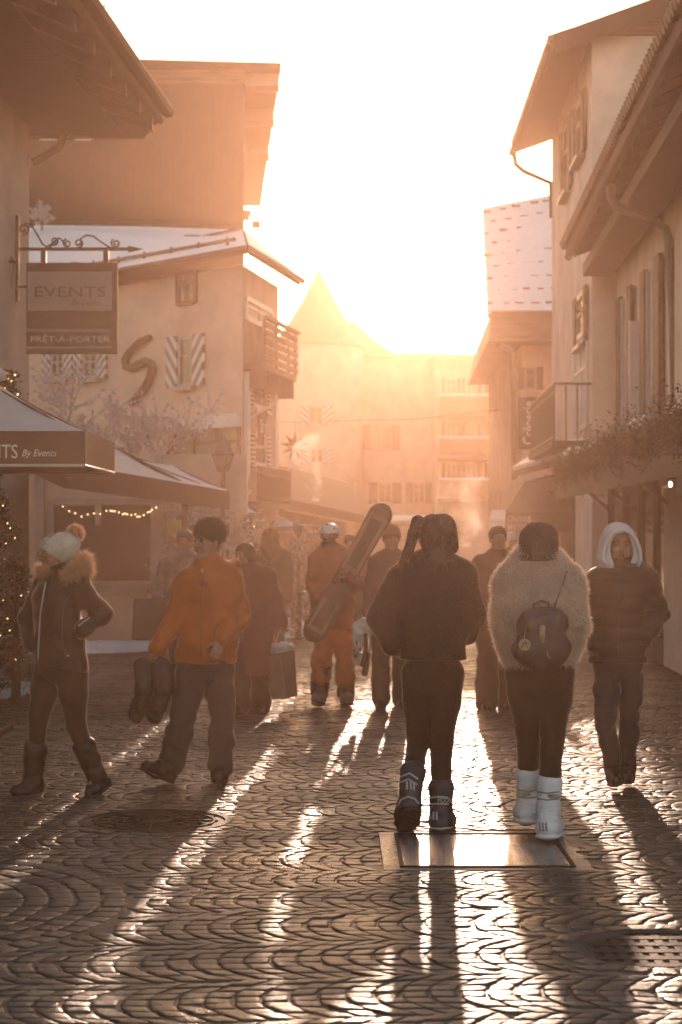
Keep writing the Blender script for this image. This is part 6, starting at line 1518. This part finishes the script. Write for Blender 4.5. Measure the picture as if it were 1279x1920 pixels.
def lantern():
    Y = 26.4; c = P(418, 0, Y); z = lambda y: P(0, y, Y).z
    t = thing('street_lantern', 'old fashioned street lantern on a post near the frosted shrub', 'street lamp', (c.x, Y, 0))
    MB().lathe((c.x, Y, 0), [(.10, 0), (.10, .25), (.05, .35), (.04, 1.2), (.035, z(885))], 12).build('post', M_WIRON, t, smooth=True)
    MB().lathe((c.x, Y, z(885)), [(.05, 0), (.07, .03), (.10, .10), (.135, z(852)-z(885))], 6).build('glass', mat('lantern_glass', (.35, .3, .26), .2), t)
    MB().lathe((c.x, Y, z(852)), [(.17, -.01), (.16, .02), (.10, .10), (.11, .14), (.07, .2), (.03, .24), (.02, .30)], 12).build('hood', M_ZINC, t, smooth=True)
    b = MB()
    for k in range(6): w = k*math.pi/3; b.tube([(c.x+.07*math.cos(w), Y+.07*math.sin(w), z(883)), (c.x+.142*math.cos(w), Y+.142*math.sin(w), z(852))], .008, 4)
    b.build('cage', M_WIRON, t)
lantern()
def benches():
    for lab, px0, px1, Y in (('snow topped wooden bench by the frosted conifers', 528, 556, 31), ('snow topped bench nearer the snowboarder', 566, 590, 33)):
        a, c = P(px0, 0, Y).x, P(px1+8, 0, Y).x; t = thing('bench', lab, 'bench', ((a+c)/2, Y, 0), 'snowy benches')
        MB().box(a, c, Y, Y+.35, .44, .49).build('seat', M_BEAM, t)
        for x in (a+.04, c-.1): MB().box(x, x+.06, Y+.03, Y+.3, 0, .438).build('leg', M_BEAM, t)
        MB().box(a+.005, c-.005, Y+.005, Y+.34, .4905, .55).build('snow', M_SNOW, t, bevel=.02)
    for lab, px, Y in (('pale wooden post left of the snowboarder', 549, 30), ('second pale post just right of the first by the benches', 561, 30.6)):
        t = thing('wooden_post', lab, 'post', (P(px, 0, Y).x, Y, 0)); x = P(px, 0, Y).x
        MB().box(x-.045, x+.045, Y-.045, Y+.045, 0, 1.35).build('shaft', M_FRAME, t, bevel=.01); MB().box(x-.06, x+.06, Y-.06, Y+.06, 1.352, 1.40).build('snow_cap', M_SNOW, t, bevel=.015)
benches()
# frosted rooftop shrub seen between the near eave and the snowy roof
def balcony_plant():
    Y = 43; frosty_tree('small frosted bush on the roof edge behind the sign bracket', tuple(P(78, 432, Y)), .75, .9, 21, .02, levels=3, leaves=2)
balcony_plant()
# breath and steam rising in the cold air
def steam(lab, pts, rr, dens, seed):
    s = SDF(.05); s.chain([P(*p) for p in pts], rr, .10); s.h = .045
    V, Q = s.mesh(); c = P(*pts[0]); o = link_mesh('steam', np_mesh('steam', V-np.array(c), Q, True), None, None, c)
    m = bpy.data.materials.new('steam_vapour'); m.use_nodes = True; t = m.node_tree; t.nodes.clear()
    out = t.nodes.new('ShaderNodeOutputMaterial'); v = t.nodes.new('ShaderNodeVolumePrincipled'); t.links.new(v.outputs[0], out.inputs['Volume'])
    v.inputs['Color'].default_value = (1, .93, .86, 1); v.inputs['Anisotropy'].default_value = .55
    tc = t.nodes.new('ShaderNodeTexCoord'); n = t.nodes.new('ShaderNodeTexNoise'); n.inputs['Scale'].default_value = 2.4; n.inputs['Detail'].default_value = 4; n.inputs['Distortion'].default_value = 1.2; t.links.new(tc.outputs['Object'], n.inputs['Vector'])
    r = t.nodes.new('ShaderNodeMapRange'); r.inputs[1].default_value = .47; r.inputs[2].default_value = .80; r.inputs[3].default_value = 0; r.inputs[4].default_value = dens; t.links.new(n.outputs['Fac'], r.inputs[0]); t.links.new(r.outputs[0], v.inputs['Density'])
    o.data.materials.clear(); o.data.materials.append(m); tag(o, lab, 'steam', kind='stuff'); return o
steam('wispy steam rising left of centre before the round tower', [(592, 930, 30), (585, 890, 30), (572, 850, 30), (590, 800, 30)], [.10, .16, .20, .12], 4.2, 1)
steam('breath cloud glowing above the walkers right of the woman in black', [(868, 1010, 19), (874, 975, 19), (862, 940, 19), (885, 905, 19)], [.10, .18, .24, .14], 4.8, 2)
